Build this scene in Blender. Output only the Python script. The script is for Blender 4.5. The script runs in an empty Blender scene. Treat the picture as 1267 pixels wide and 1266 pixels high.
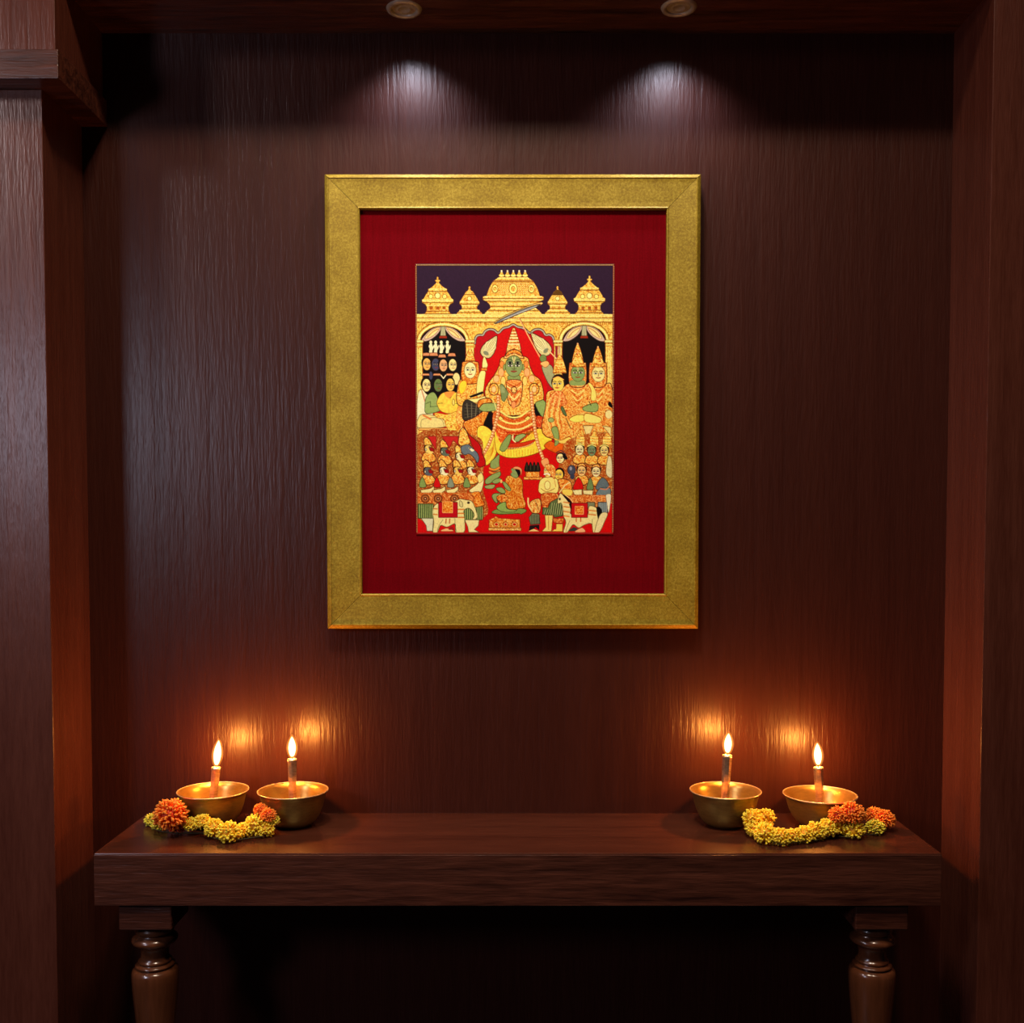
import bpy, bmesh, math, random
import numpy as np
from mathutils import Vector, Matrix

random.seed(7)
RNG = np.random.RandomState(11)
C = bpy.context.scene.collection
S = bpy.context.scene

# ---------------------------------------------------------------- camera
CAM_Z = 1.30                      # eye height above the floor
WALL_D = 1.80                     # camera to back wall (back wall front face is y = 0)
F_PX = 1267.0
TILT = math.radians(2.2)
PX, PY = 640.0, 709.0             # principal point
cd = bpy.data.cameras.new('camera')
cam = bpy.data.objects.new('camera', cd)
C.objects.link(cam)
cam.location = (0, -WALL_D, CAM_Z)
cam.rotation_euler = (math.radians(90) - TILT, 0, 0)
cd.sensor_fit = 'HORIZONTAL'
cd.sensor_width = 36.0
cd.lens = 36.0 * F_PX / 1267.0
cd.shift_x = -(PX - 633.5) / 1267.0
cd.shift_y = (PY - 633.0) / 1267.0
cd.clip_start = 0.02
S.camera = cam

def ray(px, py):
    f, r, u = F_PX, px - PX, PY - py
    ct, st = math.cos(TILT), math.sin(TILT)
    return Vector((r, f * ct + u * st, u * ct - f * st))

def at_d(px, py, d):              # point at horizontal distance d from the camera
    v = ray(px, py); v *= d / v.y
    return Vector((v.x, v.y - WALL_D, v.z + CAM_Z))

def at_z(px, py, z):              # point at height z
    v = ray(px, py); v *= (z - CAM_Z) / v.z
    return Vector((v.x, v.y - WALL_D, v.z + CAM_Z))

# ---------------------------------------------------------------- world, lights, exposure
S.view_settings.view_transform = 'Standard'
S.view_settings.look = 'None'
S.view_settings.gamma = 1.0
S.view_settings.exposure = 0.0
S.view_settings.use_curve_mapping = False
w = bpy.data.worlds.new('world'); S.world = w; w.use_nodes = True
w.node_tree.nodes['Background'].inputs[0].default_value = (0.55, 0.5, 0.62, 1)
w.node_tree.nodes['Background'].inputs[1].default_value = 0.008

def area(name, loc, target, size, energy, color, size_y=None, spread=180):
    l = bpy.data.lights.new(name, 'AREA')
    l.energy = energy; l.color = color; l.size = size
    if size_y: l.shape = 'RECTANGLE'; l.size_y = size_y
    l.spread = math.radians(spread)
    o = bpy.data.objects.new(name, l); C.objects.link(o)
    o.location = loc
    o.rotation_euler = (Vector(target) - Vector(loc)).to_track_quat('-Z', 'Y').to_euler()
    return o

# ceiling lamp of the room in front of the niche, steep, aimed at the painting
area('room_ceiling_light', (-0.25, -1.15, CAM_Z + 1.98), (-0.02, 0, CAM_Z + 0.15), 0.26, 5.2, (1.0, 0.84, 0.64), spread=62)
# cool lamp high on the left
area('room_left_light', (-1.75, -1.15, CAM_Z + 1.10), (-0.1, 0, CAM_Z + 0.1), 0.20, 3.0, (1.0, 0.84, 0.84), spread=110)
# cool window-like light at eye height on the left
area('room_window_light', (-1.50, -1.70, CAM_Z + 0.36), (-0.6, 0, CAM_Z), 0.22, 7.6, (0.78, 0.80, 1.0), 0.34)
# added warm fill above the camera, brightens the pillars and the table front
area('added_fill_light', (0.40, -1.95, CAM_Z + 2.86), (0.1, 0, CAM_Z - 0.1), 0.22, 33, (1.0, 0.76, 0.56), 0.22)

# ---------------------------------------------------------------- materials
def s2l(c):
    c = np.asarray(c, float) / 255.0
    return np.where(c <= 0.04045, c / 12.92, ((c + 0.055) / 1.055) ** 2.4)

def mat(name):
    m = bpy.data.materials.new(name); m.use_nodes = True
    nt = m.node_tree
    return m, nt, nt.nodes['Principled BSDF']

def node(nt, kind, **kw):
    n = nt.nodes.new(kind)
    for k, v in kw.items():
        if k.startswith('i_'): n.inputs[k[2:].replace('_', ' ')].default_value = v
        else: setattr(n, k, v)
    return n

def coords(nt, scale):
    tc = node(nt, 'ShaderNodeTexCoord'); mp = node(nt, 'ShaderNodeMapping')
    mp.inputs['Scale'].default_value = scale
    nt.links.new(tc.outputs['Object'], mp.inputs['Vector'])
    return mp.outputs['Vector']

def ramp(nt, fac, stops):
    r = node(nt, 'ShaderNodeValToRGB')
    e = r.color_ramp.elements
    while len(e) < len(stops): e.new(0.5)
    for q, (p, c) in zip(e, stops):
        q.position = p; q.color = (*c, 1)
    nt.links.new(fac, r.inputs[0])
    return r.outputs[0]

def wood(name, axis, dark, light, rough=0.33, bump=0.35, fine=190, coat=0.0, spec=0.5):
    """axis = direction the grain runs along (0 x, 1 y, 2 z)"""
    m, nt, b = mat(name)
    sc = [fine] * 3; sc[axis] = fine * 0.10
    n1 = node(nt, 'ShaderNodeTexNoise', i_Scale=1.0, i_Detail=3.0, i_Roughness=0.6, i_Distortion=0.25)
    nt.links.new(coords(nt, sc), n1.inputs['Vector'])
    sc2 = [38] * 3; sc2[axis] = 1.3
    n2 = node(nt, 'ShaderNodeTexNoise', i_Scale=1.0, i_Detail=4.0, i_Roughness=0.55, i_Distortion=0.6)
    nt.links.new(coords(nt, sc2), n2.inputs['Vector'])
    mx = node(nt, 'ShaderNodeMix'); mx.data_type = 'FLOAT'; mx.inputs[0].default_value = 0.5
    nt.links.new(n1.outputs[0], mx.inputs[2]); nt.links.new(n2.outputs[0], mx.inputs[3])
    col = ramp(nt, mx.outputs[0], [(0.36, dark), (0.64, light)])
    nt.links.new(col, b.inputs['Base Color'])
    bp = node(nt, 'ShaderNodeBump', i_Strength=bump, i_Distance=0.0021)
    nt.links.new(mx.outputs[0], bp.inputs['Height']); nt.links.new(bp.outputs[0], b.inputs['Normal'])
    b.inputs['Roughness'].default_value = rough
    b.inputs['Coat Weight'].default_value = coat
    b.inputs['Specular IOR Level'].default_value = spec
    b.inputs['Coat Roughness'].default_value = 0.12
    return m

M = {}
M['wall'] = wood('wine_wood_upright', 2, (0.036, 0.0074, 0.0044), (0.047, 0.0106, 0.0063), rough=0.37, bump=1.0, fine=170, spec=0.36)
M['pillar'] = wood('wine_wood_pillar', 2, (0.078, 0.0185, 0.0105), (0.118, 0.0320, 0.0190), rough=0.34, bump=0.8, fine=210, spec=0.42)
M['board'] = wood('wine_wood_level', 0, (0.026, 0.0060, 0.0032), (0.112, 0.0310, 0.0170), rough=0.38, bump=1.4, fine=125)
M['top'] = wood('wine_wood_table', 0, (0.050, 0.0115, 0.0055), (0.082, 0.0210, 0.0100), rough=0.27, bump=0.22, fine=150)
M['turned'] = wood('polished_turned_wood', 2, (0.085, 0.0250, 0.0090), (0.140, 0.0420, 0.0160), rough=0.26, bump=0.08, fine=120, coat=0.8)
M['floor'] = wood('floor_boards', 0, (0.02, 0.007, 0.005), (0.04, 0.014, 0.01), rough=0.4, bump=0.2, fine=90)

def gold_frame():
    m, nt, b = mat('brushed_gold_leaf')
    n = node(nt, 'ShaderNodeTexNoise', i_Scale=1.0, i_Detail=8.0, i_Roughness=0.8)
    nt.links.new(coords(nt, (260, 260, 260)), n.inputs['Vector'])
    n2 = node(nt, 'ShaderNodeTexNoise', i_Scale=1.0, i_Detail=4.0, i_Roughness=0.6)
    nt.links.new(coords(nt, (24, 24, 24)), n2.inputs['Vector'])
    mx = node(nt, 'ShaderNodeMix'); mx.data_type = 'FLOAT'; mx.inputs[0].default_value = 0.22
    nt.links.new(n.outputs[0], mx.inputs[2]); nt.links.new(n2.outputs[0], mx.inputs[3])
    nt.links.new(ramp(nt, mx.outputs[0], [(0.37, (0.21, 0.118, 0.003)), (0.50, (0.34, 0.225, 0.010)), (0.63, (0.56, 0.40, 0.045))]), b.inputs['Base Color'])
    b.inputs['Metallic'].default_value = 0.28
    b.inputs['Roughness'].default_value = 0.55
    bp = node(nt, 'ShaderNodeBump', i_Strength=0.25, i_Distance=0.0006)
    nt.links.new(n.outputs[0], bp.inputs['Height']); nt.links.new(bp.outputs[0], b.inputs['Normal'])
    return m
M['gold'] = gold_frame()

def red_cloth():
    m, nt, b = mat('red_silk_mount')
    n = node(nt, 'ShaderNodeTexNoise', i_Scale=1.0, i_Detail=4.0, i_Roughness=0.7)
    nt.links.new(coords(nt, (420, 420, 420)), n.inputs['Vector'])
    n2 = node(nt, 'ShaderNodeTexNoise', i_Scale=1.0, i_Detail=3.0)
    nt.links.new(coords(nt, (300, 300, 14)), n2.inputs['Vector'])
    mx = node(nt, 'ShaderNodeMix'); mx.data_type = 'FLOAT'; mx.inputs[0].default_value = 0.4
    nt.links.new(n.outputs[0], mx.inputs[2]); nt.links.new(n2.outputs[0], mx.inputs[3])
    nt.links.new(ramp(nt, mx.outputs[0], [(0.35, (0.125, 0.0003, 0.0024)), (0.65, (0.185, 0.0008, 0.0045))]), b.inputs['Base Color'])
    b.inputs['Roughness'].default_value = 0.85
    b.inputs['Specular IOR Level'].default_value = 0.04
    bp = node(nt, 'ShaderNodeBump', i_Strength=0.3, i_Distance=0.0006)
    nt.links.new(mx.outputs[0], bp.inputs['Height']); nt.links.new(bp.outputs[0], b.inputs['Normal'])
    return m
M['red'] = red_cloth()

def brass(name, c0, c1, rough, metallic=1.0):
    m, nt, b = mat(name)
    n = node(nt, 'ShaderNodeTexNoise', i_Scale=1.0, i_Detail=5.0, i_Roughness=0.6)
    nt.links.new(coords(nt, (90, 90, 260)), n.inputs['Vector'])
    nt.links.new(ramp(nt, n.outputs[0], [(0.3, c0), (0.7, c1)]), b.inputs['Base Color'])
    b.inputs['Metallic'].default_value = metallic
    b.inputs['Roughness'].default_value = rough
    bp = node(nt, 'ShaderNodeBump', i_Strength=0.08, i_Distance=0.0005)
    nt.links.new(n.outputs[0], bp.inputs['Height']); nt.links.new(bp.outputs[0], b.inputs['Normal'])
    return m
M['brass'] = brass('aged_brass', (0.25, 0.165, 0.045), (0.36, 0.245, 0.070), 0.42, 0.80)
M['brass_in'] = brass('brass_inside', (0.36, 0.22, 0.055), (0.48, 0.30, 0.08), 0.30, 0.85)
M['rim'] = brass('bright_brass_lip', (0.66, 0.46, 0.22), (0.85, 0.62, 0.32), 0.35, 0.7)
M['stem'] = brass('worn_candle_metal', (0.42, 0.29, 0.19), (0.80, 0.64, 0.48), 0.30, 0.85)
M['steel'] = brass('dull_lamp_rim', (0.34, 0.29, 0.24), (0.50, 0.44, 0.38), 0.4, 0.4)

def plain(name, col, rough=0.5, emit=None, strength=0):
    m, nt, b = mat(name)
    n = node(nt, 'ShaderNodeTexNoise', i_Scale=1.0, i_Detail=3.0)
    nt.links.new(coords(nt, (200, 200, 200)), n.inputs['Vector'])
    c = np.array(col)
    nt.links.new(ramp(nt, n.outputs[0], [(0.3, tuple(c * 0.8)), (0.7, tuple(np.minimum(c * 1.15, 1)))]), b.inputs['Base Color'])
    b.inputs['Roughness'].default_value = rough
    if emit:
        b.inputs['Emission Color'].default_value = (*emit, 1)
        b.inputs['Emission Strength'].default_value = strength
    return m
M['black'] = plain('shadow_lacquer', (0.006, 0.004, 0.004), 0.6)
M['back'] = plain('backing_board', (0.03, 0.02, 0.015), 0.8)
M['wick'] = plain('charred_wick', (0.02, 0.012, 0.01), 0.9)
M['wax'] = plain('wax', (0.75, 0.45, 0.18), 0.4)
M['string'] = plain('garland_thread', (0.05, 0.04, 0.012), 0.9)
M['lens'] = plain('unlit_lamp_lens', (0.34, 0.30, 0.26), 0.35)

def flame_mat(name, col, strength):
    m, nt, b = mat(name)
    nt.nodes.remove(b)
    e = node(nt, 'ShaderNodeEmission'); e.inputs[0].default_value = (*col, 1); e.inputs[1].default_value = strength
    nt.links.new(e.outputs[0], nt.nodes['Material Output'].inputs['Volume'])
    return m
M['flame'] = flame_mat('flame_mantle', (1.0, 0.36, 0.055), 55)
M['core'] = flame_mat('flame_core', (1.0, 0.70, 0.30), 900)

def petal_mat():
    m, nt, b = mat('flower_petals')
    a = node(nt, 'ShaderNodeVertexColor'); a.layer_name = 'petal'
    nt.links.new(a.outputs[0], b.inputs['Base Color'])
    b.inputs['Roughness'].default_value = 0.6
    b.inputs['Subsurface Weight'].default_value = 0.15
    b.inputs['Subsurface Radius'].default_value = (0.004, 0.002, 0.001)
    b.inputs['Subsurface Scale'].default_value = 0.5
    return m
M['petal'] = petal_mat()

# ---------------------------------------------------------------- object helpers
def obj(name, bm, material, parent=None, smooth=False):
    me = bpy.data.meshes.new(name)
    bmesh.ops.recalc_face_normals(bm, faces=bm.faces)
    bm.to_mesh(me); bm.free()
    for p in me.polygons: p.use_smooth = smooth
    me.materials.append(material)
    o = bpy.data.objects.new(name, me); C.objects.link(o)
    if parent: o.parent = parent
    return o

def box_bm(x0, x1, y0, y1, z0, z1, bevel=0.0, seg=2):
    bm = bmesh.new()
    bmesh.ops.create_cube(bm, size=1)
    for v in bm.verts:
        v.co = Vector((x0 if v.co.x < 0 else x1, y0 if v.co.y < 0 else y1, z0 if v.co.z < 0 else z1))
    if bevel:
        bmesh.ops.bevel(bm, geom=list(bm.edges), offset=bevel, segments=seg, profile=0.5, affect='EDGES')
    return bm

def lathe_bm(profile, n=48, close=False):
    bm = bmesh.new()
    rings = []
    for r, z in profile:
        if r < 1e-6: rings.append([bm.verts.new((0, 0, z))])
        else: rings.append([bm.verts.new((r * math.cos(2 * math.pi * k / n), r * math.sin(2 * math.pi * k / n), z)) for k in range(n)])
    for a, b in zip(rings, rings[1:]):
        for k in range(n):
            k2 = (k + 1) % n
            if len(a) == 1 and len(b) == 1: continue
            if len(a) == 1: bm.faces.new((a[0], b[k], b[k2]))
            elif len(b) == 1: bm.faces.new((a[k], a[k2], b[0]))
            else: bm.faces.new((a[k], a[k2], b[k2], b[k]))
    return bm

def struct(name, bm, m, smooth=False):
    o = obj(name, bm, m, None, smooth); o['kind'] = 'structure'; return o

def thing(name, label, cat, loc=(0, 0, 0), group=None):
    o = bpy.data.objects.new(name, None); C.objects.link(o)
    o.location = loc; o['label'] = label; o['category'] = cat
    o.empty_display_size = 0.02
    if group: o['group'] = group
    return o

# ---------------------------------------------------------------- the niche
XS = 0.753                         # half width of the niche
PIL = -0.150                       # y of the pillars' front face
Z = lambda z: CAM_Z + z            # heights measured from the eye
CEIL = Z(0.862)
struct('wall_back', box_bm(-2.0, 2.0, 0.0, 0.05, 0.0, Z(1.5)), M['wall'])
struct('wall_left', box_bm(-2.0, -XS, PIL, 0.0, 0.0, Z(0.703), 0.0012), M['pillar'])
struct('wall_right', box_bm(XS, 2.0, PIL, 0.0, 0.0, Z(1.5), 0.0012), M['pillar'])
struct('wall_bulkhead', box_bm(-2.0, -0.7155, PIL - 0.034, 0.0, Z(0.7475), Z(1.5), 0.001), M['pillar'])
struct('trim_1', box_bm(-2.0, -0.709, PIL - 0.040, 0.0, Z(0.703), Z(0.7475), 0.001), M['board'])
struct('ceiling', box_bm(-0.7155, XS, PIL + 0.004, 0.0, CEIL, CEIL + 0.02), M['board'])
struct('wall_lintel', box_bm(-0.7155, XS, PIL - 0.006, PIL + 0.004, CEIL, Z(1.5)), M['board'])
struct('floor', box_bm(-2.0, 2.0, -3.2, 0.05, -0.03, 0.0), M['floor'])

# ---------------------------------------------------------------- recessed ceiling spotlights
def spotlight(px, py, label):
    p = at_z(px, py, CEIL)
    t = thing('ceiling_spotlight', label, 'spotlight', (p.x, p.y, CEIL), 'recessed spotlights in the niche ceiling')
    r = 0.0295
    obj('trim_ring', lathe_bm([(r * 0.66, 0.0), (r * 0.68, -0.0022), (r * 0.80, -0.0040), (r * 0.95, -0.0026), (r, 0.0)], 40), M['steel'], t, True)
    obj('lens', lathe_bm([(0, -0.0012), (r * 0.30, -0.0010), (r * 0.34, -0.0022), (r * 0.40, -0.0008), (r * 0.67, -0.0004)], 40), M['lens'], t, True)
    l = bpy.data.lights.new('spotlight_beam', 'SPOT')
    l.energy = 4.2; l.color = (0.80, 0.82, 1.0); l.spot_size = math.radians(112); l.spot_blend = 0.9; l.shadow_soft_size = 0.012
    o = bpy.data.objects.new('spotlight_beam', l); C.objects.link(o); o.parent = t
    o.location = (0.0, 0, -0.016)
    o.rotation_euler = (math.radians(10), 0, 0)
    return t
spotlight(500, 11, 'dull round recessed spotlight in the niche ceiling, left of the pair')
spotlight(840, 9, 'dull round recessed spotlight in the niche ceiling, right of the pair')

# ---------------------------------------------------------------- table
TZ = at_d(640, 1006, WALL_D).z                  # height of the table top
TF = at_z(640, 1056, TZ).y                      # y of its front edge
xl, xr = at_z(116, 1056, TZ).x, at_z(1165, 1056, TZ).x
TB = at_d(640, 1121, TF + WALL_D).z             # underside
table = thing('altar_table', 'long dark wine wood table with thick top and turned legs in the niche', 'table', ((xl + xr) / 2, (TF) / 2, 0))
def local(o, par):
    o.parent = par; o.location = -Vector(par.location); return o
top = obj('tabletop', box_bm(xl, xr, TF, -0.001, TB, TZ, 0.0014), M['top']); local(top, table)
# fascia of the slab shows a bolder long grain
fas = obj('front_board', box_bm(xl + 0.0005, xr - 0.0005, TF - 0.0022, TF + 0.001, TB + 0.0006, TZ - 0.0022, 0.0006), M['board']); local(fas, table)
BH = 0.0415
u = 0.0001735
prof = [(150, 360), (158, 385), (168, 415), (176, 432), (168, 452), (150, 462), (150, 468), (180, 486), (200, 505), (206, 525), (198, 545), (172, 560), (150, 572),
        (134, 590), (126, 620), (123, 660), (126, 692), (140, 706), (150, 716), (149, 728), (138, 737), (140, 741), (164, 748), (178, 758), (172, 769), (152, 777), (153, 781), (182, 788), (201, 802), (209, 835), (209, 900),
        (203, 1000), (190, 1140), (176, 1290), (160, 1500), (146, 1750), (138, 2000), (140, 2300), (150, 2600)]
def leg(px, y, xw=None):
    x = at_d(px, 1135, TF + WALL_D + 0.05).x if xw is None else xw
    g = obj('leg', box_bm(x - 0.0415, x + 0.0415, y - 0.0415, y + 0.0415, TB - BH, TB, 0.0025), M['board']); local(g, table)
    z0 = TB - BH
    pr = [(r * u, z0 - (q - 360) * u) for r, q in prof]
    zl = pr[-1][1]
    h = zl
    pr += [(0.024, h - 0.02), (0.034, h - 0.03), (0.036, h - 0.04), (0.030, h - 0.052), (0.024, h - 0.06), (0.028, 0.10), (0.034, 0.06), (0.036, 0.03), (0.030, 0.006), (0.026, 0.0), (0, 0.0)]
    pr = [(0, z0)] + pr
    s = obj('turned_shaft', lathe_bm(pr, 56), M['turned'], g, True)
    s.location = (x, y, 0)
    return x
ly = TF + 0.0415 + 0.006
x1 = leg(192, ly); x2 = leg(1079, ly)

# ---------------------------------------------------------------- the framed painting
FD = WALL_D - 0.030                # frame front distance
pa, pb = at_d(400, 215, FD), at_d(405, 779, FD)
pc, pd_ = at_d(869, 213, FD), at_d(864, 778, FD)
fx0 = (pa.x + pb.x) / 2; fx1 = (pc.x + pd_.x) / 2; fz1 = (pa.z + pc.z) / 2; fz0 = (pb.z + pd_.z) / 2
ia, ib = at_d(446, 258, FD), at_d(824, 735, FD)
ic, id_ = at_d(824, 258, FD), at_d(446, 735, FD)
gx0 = (ia.x + id_.x) / 2; gx1 = (ib.x + ic.x) / 2; gz1 = ia.z; gz0 = ib.z
frame = thing('framed_painting', 'gold framed painting of a green figure enthroned under domes, hung on the dark wall', 'painting', ((fx0 + fx1) / 2, 0, fz0))

def rail_bm(outer, inner):
    """outer, inner: the two ends (x, z) of the outer and inner edges; a moulding section between them"""
    (o0, o1), (i0, i1) = outer, inner
    sec = [(0.0, 0.000), (0.0, -0.0225), (0.015, -0.0248), (0.060, -0.0272), (0.110, -0.0296), (0.128, -0.0298), (0.140, -0.0284), (0.45, -0.0272), (0.80, -0.0262), (0.93, -0.0262), (0.965, -0.0275), (0.992, -0.0262), (1.0, -0.0235), (1.0, -0.008)]
    bm = bmesh.new()
    g = 0.00035
    dirv = Vector((o1[0] - o0[0], 0, o1[1] - o0[1])).normalized()
    A, B = [], []
    for t, y in sec:
        a = Vector((o0[0] + (i0[0] - o0[0]) * t, y, o0[1] + (i0[1] - o0[1]) * t)) + dirv * g
        b = Vector((o1[0] + (i1[0] - o1[0]) * t, y, o1[1] + (i1[1] - o1[1]) * t)) - dirv * g
        A.append(bm.verts.new(a)); B.append(bm.verts.new(b))
    n = len(A)
    for k in range(n):
        k2 = (k + 1) % n
        bm.faces.new((A[k], A[k2], B[k2], B[k]))
    bm.faces.new(A); bm.faces.new(B[::-1])
    return bm
O = [(fx0, fz1), (fx1, fz1), (fx1, fz0), (fx0, fz0)]
I = [(gx0, gz1), (gx1, gz1), (gx1, gz0), (gx0, gz0)]
for k in range(4):
    r = obj('frame_rail', rail_bm((O[k], O[(k + 1) % 4]), (I[k], I[(k + 1) % 4])), M['gold']); local(r, frame)
bk = obj('backing_board', box_bm(fx0 + 0.004, fx1 - 0.004, -0.0079, -0.001, fz0 + 0.004, fz1 - 0.004), M['back']); local(bk, frame)
mo = obj('fabric_mount', box_bm(gx0 + 0.0002, gx1 - 0.0002, -0.0195, -0.008, gz0 + 0.0002, gz1 - 0.0002), M['red']); local(mo, frame)

# ---- the painting itself: a small raster drawn with shapes, carried as a colour on a relief grid
K = 6                               # drawing pixels per unit
X0, Y0, PW, PH = 513.0, 326.0, 247, 336
IMG = np.zeros((PH * K, PW * K, 3), np.float32)
HGT = np.zeros((PH * K, PW * K), np.float32)
yy, xx = np.mgrid[0:PH * K, 0:PW * K].astype(np.float32)
xx = X0 + (xx + 0.5) / K; yy = Y0 + (yy + 0.5) / K

def vnoise(scale, seed):
    r = np.random.RandomState(seed)
    h, w_ = int(PH / scale) + 3, int(PW / scale) + 3
    g = r.rand(h, w_).astype(np.float32)
    fy = (yy - Y0) / scale; fx = (xx - X0) / scale
    iy = fy.astype(int); ix = fx.astype(int); ty = fy - iy; tx = fx - ix
    ty = ty * ty * (3 - 2 * ty); tx = tx * tx * (3 - 2 * tx)
    return (g[iy, ix] * (1 - tx) + g[iy, ix + 1] * tx) * (1 - ty) + (g[iy + 1, ix] * (1 - tx) + g[iy + 1, ix + 1] * tx) * ty
N1, N2, N3, N4 = vnoise(1.1, 1), vnoise(2.3, 2), vnoise(5.0, 3), vnoise(1.6, 4)

GOLD, GLT, GDK = (238, 184, 78), (250, 220, 120), (140, 80, 24)
ORG, YEL, CRM, PNK = (214, 132, 42), (243, 205, 78), (232, 212, 142), (232, 160, 100)
GRN, DGR, RED, BLK, NAV, WHT = (138, 156, 92), (72, 98, 58), (196, 20, 20), (26, 12, 16), (52, 32, 54), (236, 222, 176)
BLU, SKN, SK2 = (88, 98, 110), (240, 212, 142), (226, 176, 96)
INK = (62, 30, 16)

def bbox(x0, y0, x1, y1):
    a = max(0, int((x0 - X0) * K) - 1); b = min(PW * K, int((x1 - X0) * K) + 2)
    c = max(0, int((y0 - Y0) * K) - 1); d = min(PH * K, int((y1 - Y0) * K) + 2)
    return slice(c, max(c, d)), slice(a, max(a, b))

def lay(sl, mask, col, tex=None, h=None):
    if not mask.any(): return
    c = np.array(col, np.float32) / 255.0
    sub = IMG[sl]
    n1, n2, n3, n4 = N1[sl], N2[sl], N3[sl], N4[sl]
    px = np.broadcast_to(c, sub.shape).copy()
    hh = np.zeros(mask.shape, np.float32) + (0.0 if h is None else h)
    if tex in ('g', 'o'):           # chased gold: little scrolls, light ridges and brown grooves
        gx, gy = xx[sl], yy[sl]
        s = np.sin(12 * n2 + 12 * n3 + 0.6 * (gx + gy)) * np.cos(9 * n3 - 7 * n2 + 0.7 * (gx - gy)) * 1.25
        v = 0.20 * (n1 - 0.5) * 2 + 0.22 * (n4 - 0.5) * 2 + 0.50 * s
        lt = np.array((255, 232, 150), np.float32) / 255; dk = np.array((150, 78, 22) if tex == 'g' else (176, 62, 16), np.float32) / 255
        a = np.clip(v * 1.1, 0, 0.6)[..., None]; b = np.clip(-v * 1.7 - 0.14, 0, 0.62 if tex == 'g' else 0.85)[..., None]
        px = px * (1 - a) + lt * a; px = px * (1 - b) + dk * b
        hh = hh + 0.35 * v
    elif tex == 's':                # silk folds
        v = 0.5 * (n2 - 0.5) + 0.3 * (n1 - 0.5)
        px = px * (1 + 0.28 * v[..., None])
    else:
        px = px * (1 + 0.10 * (n1[..., None] - 0.5))
    sub[mask] = px[mask]
    HGT[sl][mask] = hh[mask]

def spl(pts, n=6):
    P_ = np.array(pts, float); m = len(P_); out = []
    for i in range(m):
        a, b, c, d = P_[(i - 1) % m], P_[i], P_[(i + 1) % m], P_[(i + 2) % m]
        for t in np.linspace(0, 1, n, endpoint=False):
            out.append(0.5 * ((2 * b) + (-a + c) * t + (2 * a - 5 * b + 4 * c - d) * t * t + (-a + 3 * b - 3 * c + d) * t ** 3))
    return np.array(out)

def osp(pts, n=6):
    P_ = [pts[0]] + list(pts) + [pts[-1]]; P_ = np.array(P_, float); out = []
    for i in range(1, len(P_) - 2):
        a, b, c, d = P_[i - 1], P_[i], P_[i + 1], P_[i + 2]
        for t in np.linspace(0, 1, n, endpoint=False):
            out.append(0.5 * ((2 * b) + (-a + c) * t + (2 * a - 5 * b + 4 * c - d) * t * t + (-a + 3 * b - 3 * c + d) * t ** 3))
    out.append(P_[-1]); return np.array(out)

def L(pts, col=INK, wd=0.5, sm=False, h=0.0, tex=None):
    if sm: pts = osp(pts)
    pts = np.array(pts, float)
    for (ax, ay), (bx, by) in zip(pts[:-1], pts[1:]):
        sl = bbox(min(ax, bx) - wd, min(ay, by) - wd, max(ax, bx) + wd, max(ay, by) + wd)
        gx, gy = xx[sl], yy[sl]
        if gx.size == 0: continue
        dx, dy = bx - ax, by - ay; q = dx * dx + dy * dy + 1e-9
        t = np.clip(((gx - ax) * dx + (gy - ay) * dy) / q, 0, 1)
        d = (gx - ax - t * dx) ** 2 + (gy - ay - t * dy) ** 2
        lay(sl, d <= (wd / 2) ** 2, col, tex, h)

def P(pts, col, out=INK, wd=0.6, sm=True, tex=None, h=0.3):
    q = spl(pts) if sm else np.array(pts, float)
    sl = bbox(q[:, 0].min(), q[:, 1].min(), q[:, 0].max(), q[:, 1].max())
    gx, gy = xx[sl], yy[sl]
    if gx.size == 0: return
    ins = np.zeros(gx.shape, bool)
    ax, ay = q[-1]
    for bx, by in q:
        if ay != by:
            c = ((ay > gy) != (by > gy)) & (gx < (bx - ax) * (gy - ay) / (by - ay) + ax)
            ins ^= c
        ax, ay = bx, by
    lay(sl, ins, col, tex, h)
    if out is not None: L(np.vstack([q, q[:1]]), out, wd)

def E(cx, cy, rx, ry, col, out=INK, wd=0.5, rot=0, tex=None, h=0.3):
    t = np.linspace(0, 2 * math.pi, 26, endpoint=False); c, s = math.cos(rot), math.sin(rot)
    P([(cx + rx * math.cos(a) * c - ry * math.sin(a) * s, cy + rx * math.cos(a) * s + ry * math.sin(a) * c) for a in t], col, out, wd, False, tex, h)

def R(x0, y0, x1, y1, col, out=None, tex=None, h=0.1, wd=0.5):
    P([(x0, y0), (x1, y0), (x1, y1), (x0, y1)], col, out, wd, False, tex, h)

def mirror(prof_, cx): return [(cx - a, b) for a, b in prof_] + [(cx + a, b) for a, b in prof_[::-1]]

def beads(pts, col=PNK, r=1.6, step=2.9, out=(150, 70, 30), sm=True):
    q = osp(pts, 10) if sm else np.array(pts, float)
    d = np.r_[0, np.cumsum(np.hypot(*np.diff(q, axis=0).T))]
    for s in np.arange(0, d[-1], step):
        E(np.interp(s, d, q[:, 0]), np.interp(s, d, q[:, 1]), r, r, col, out, 0.4, h=0.6)
        E(np.interp(s, d, q[:, 0]) - r * 0.3, np.interp(s, d, q[:, 1]) - r * 0.3, r * 0.35, r * 0.35, (255, 226, 170), None)

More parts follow.
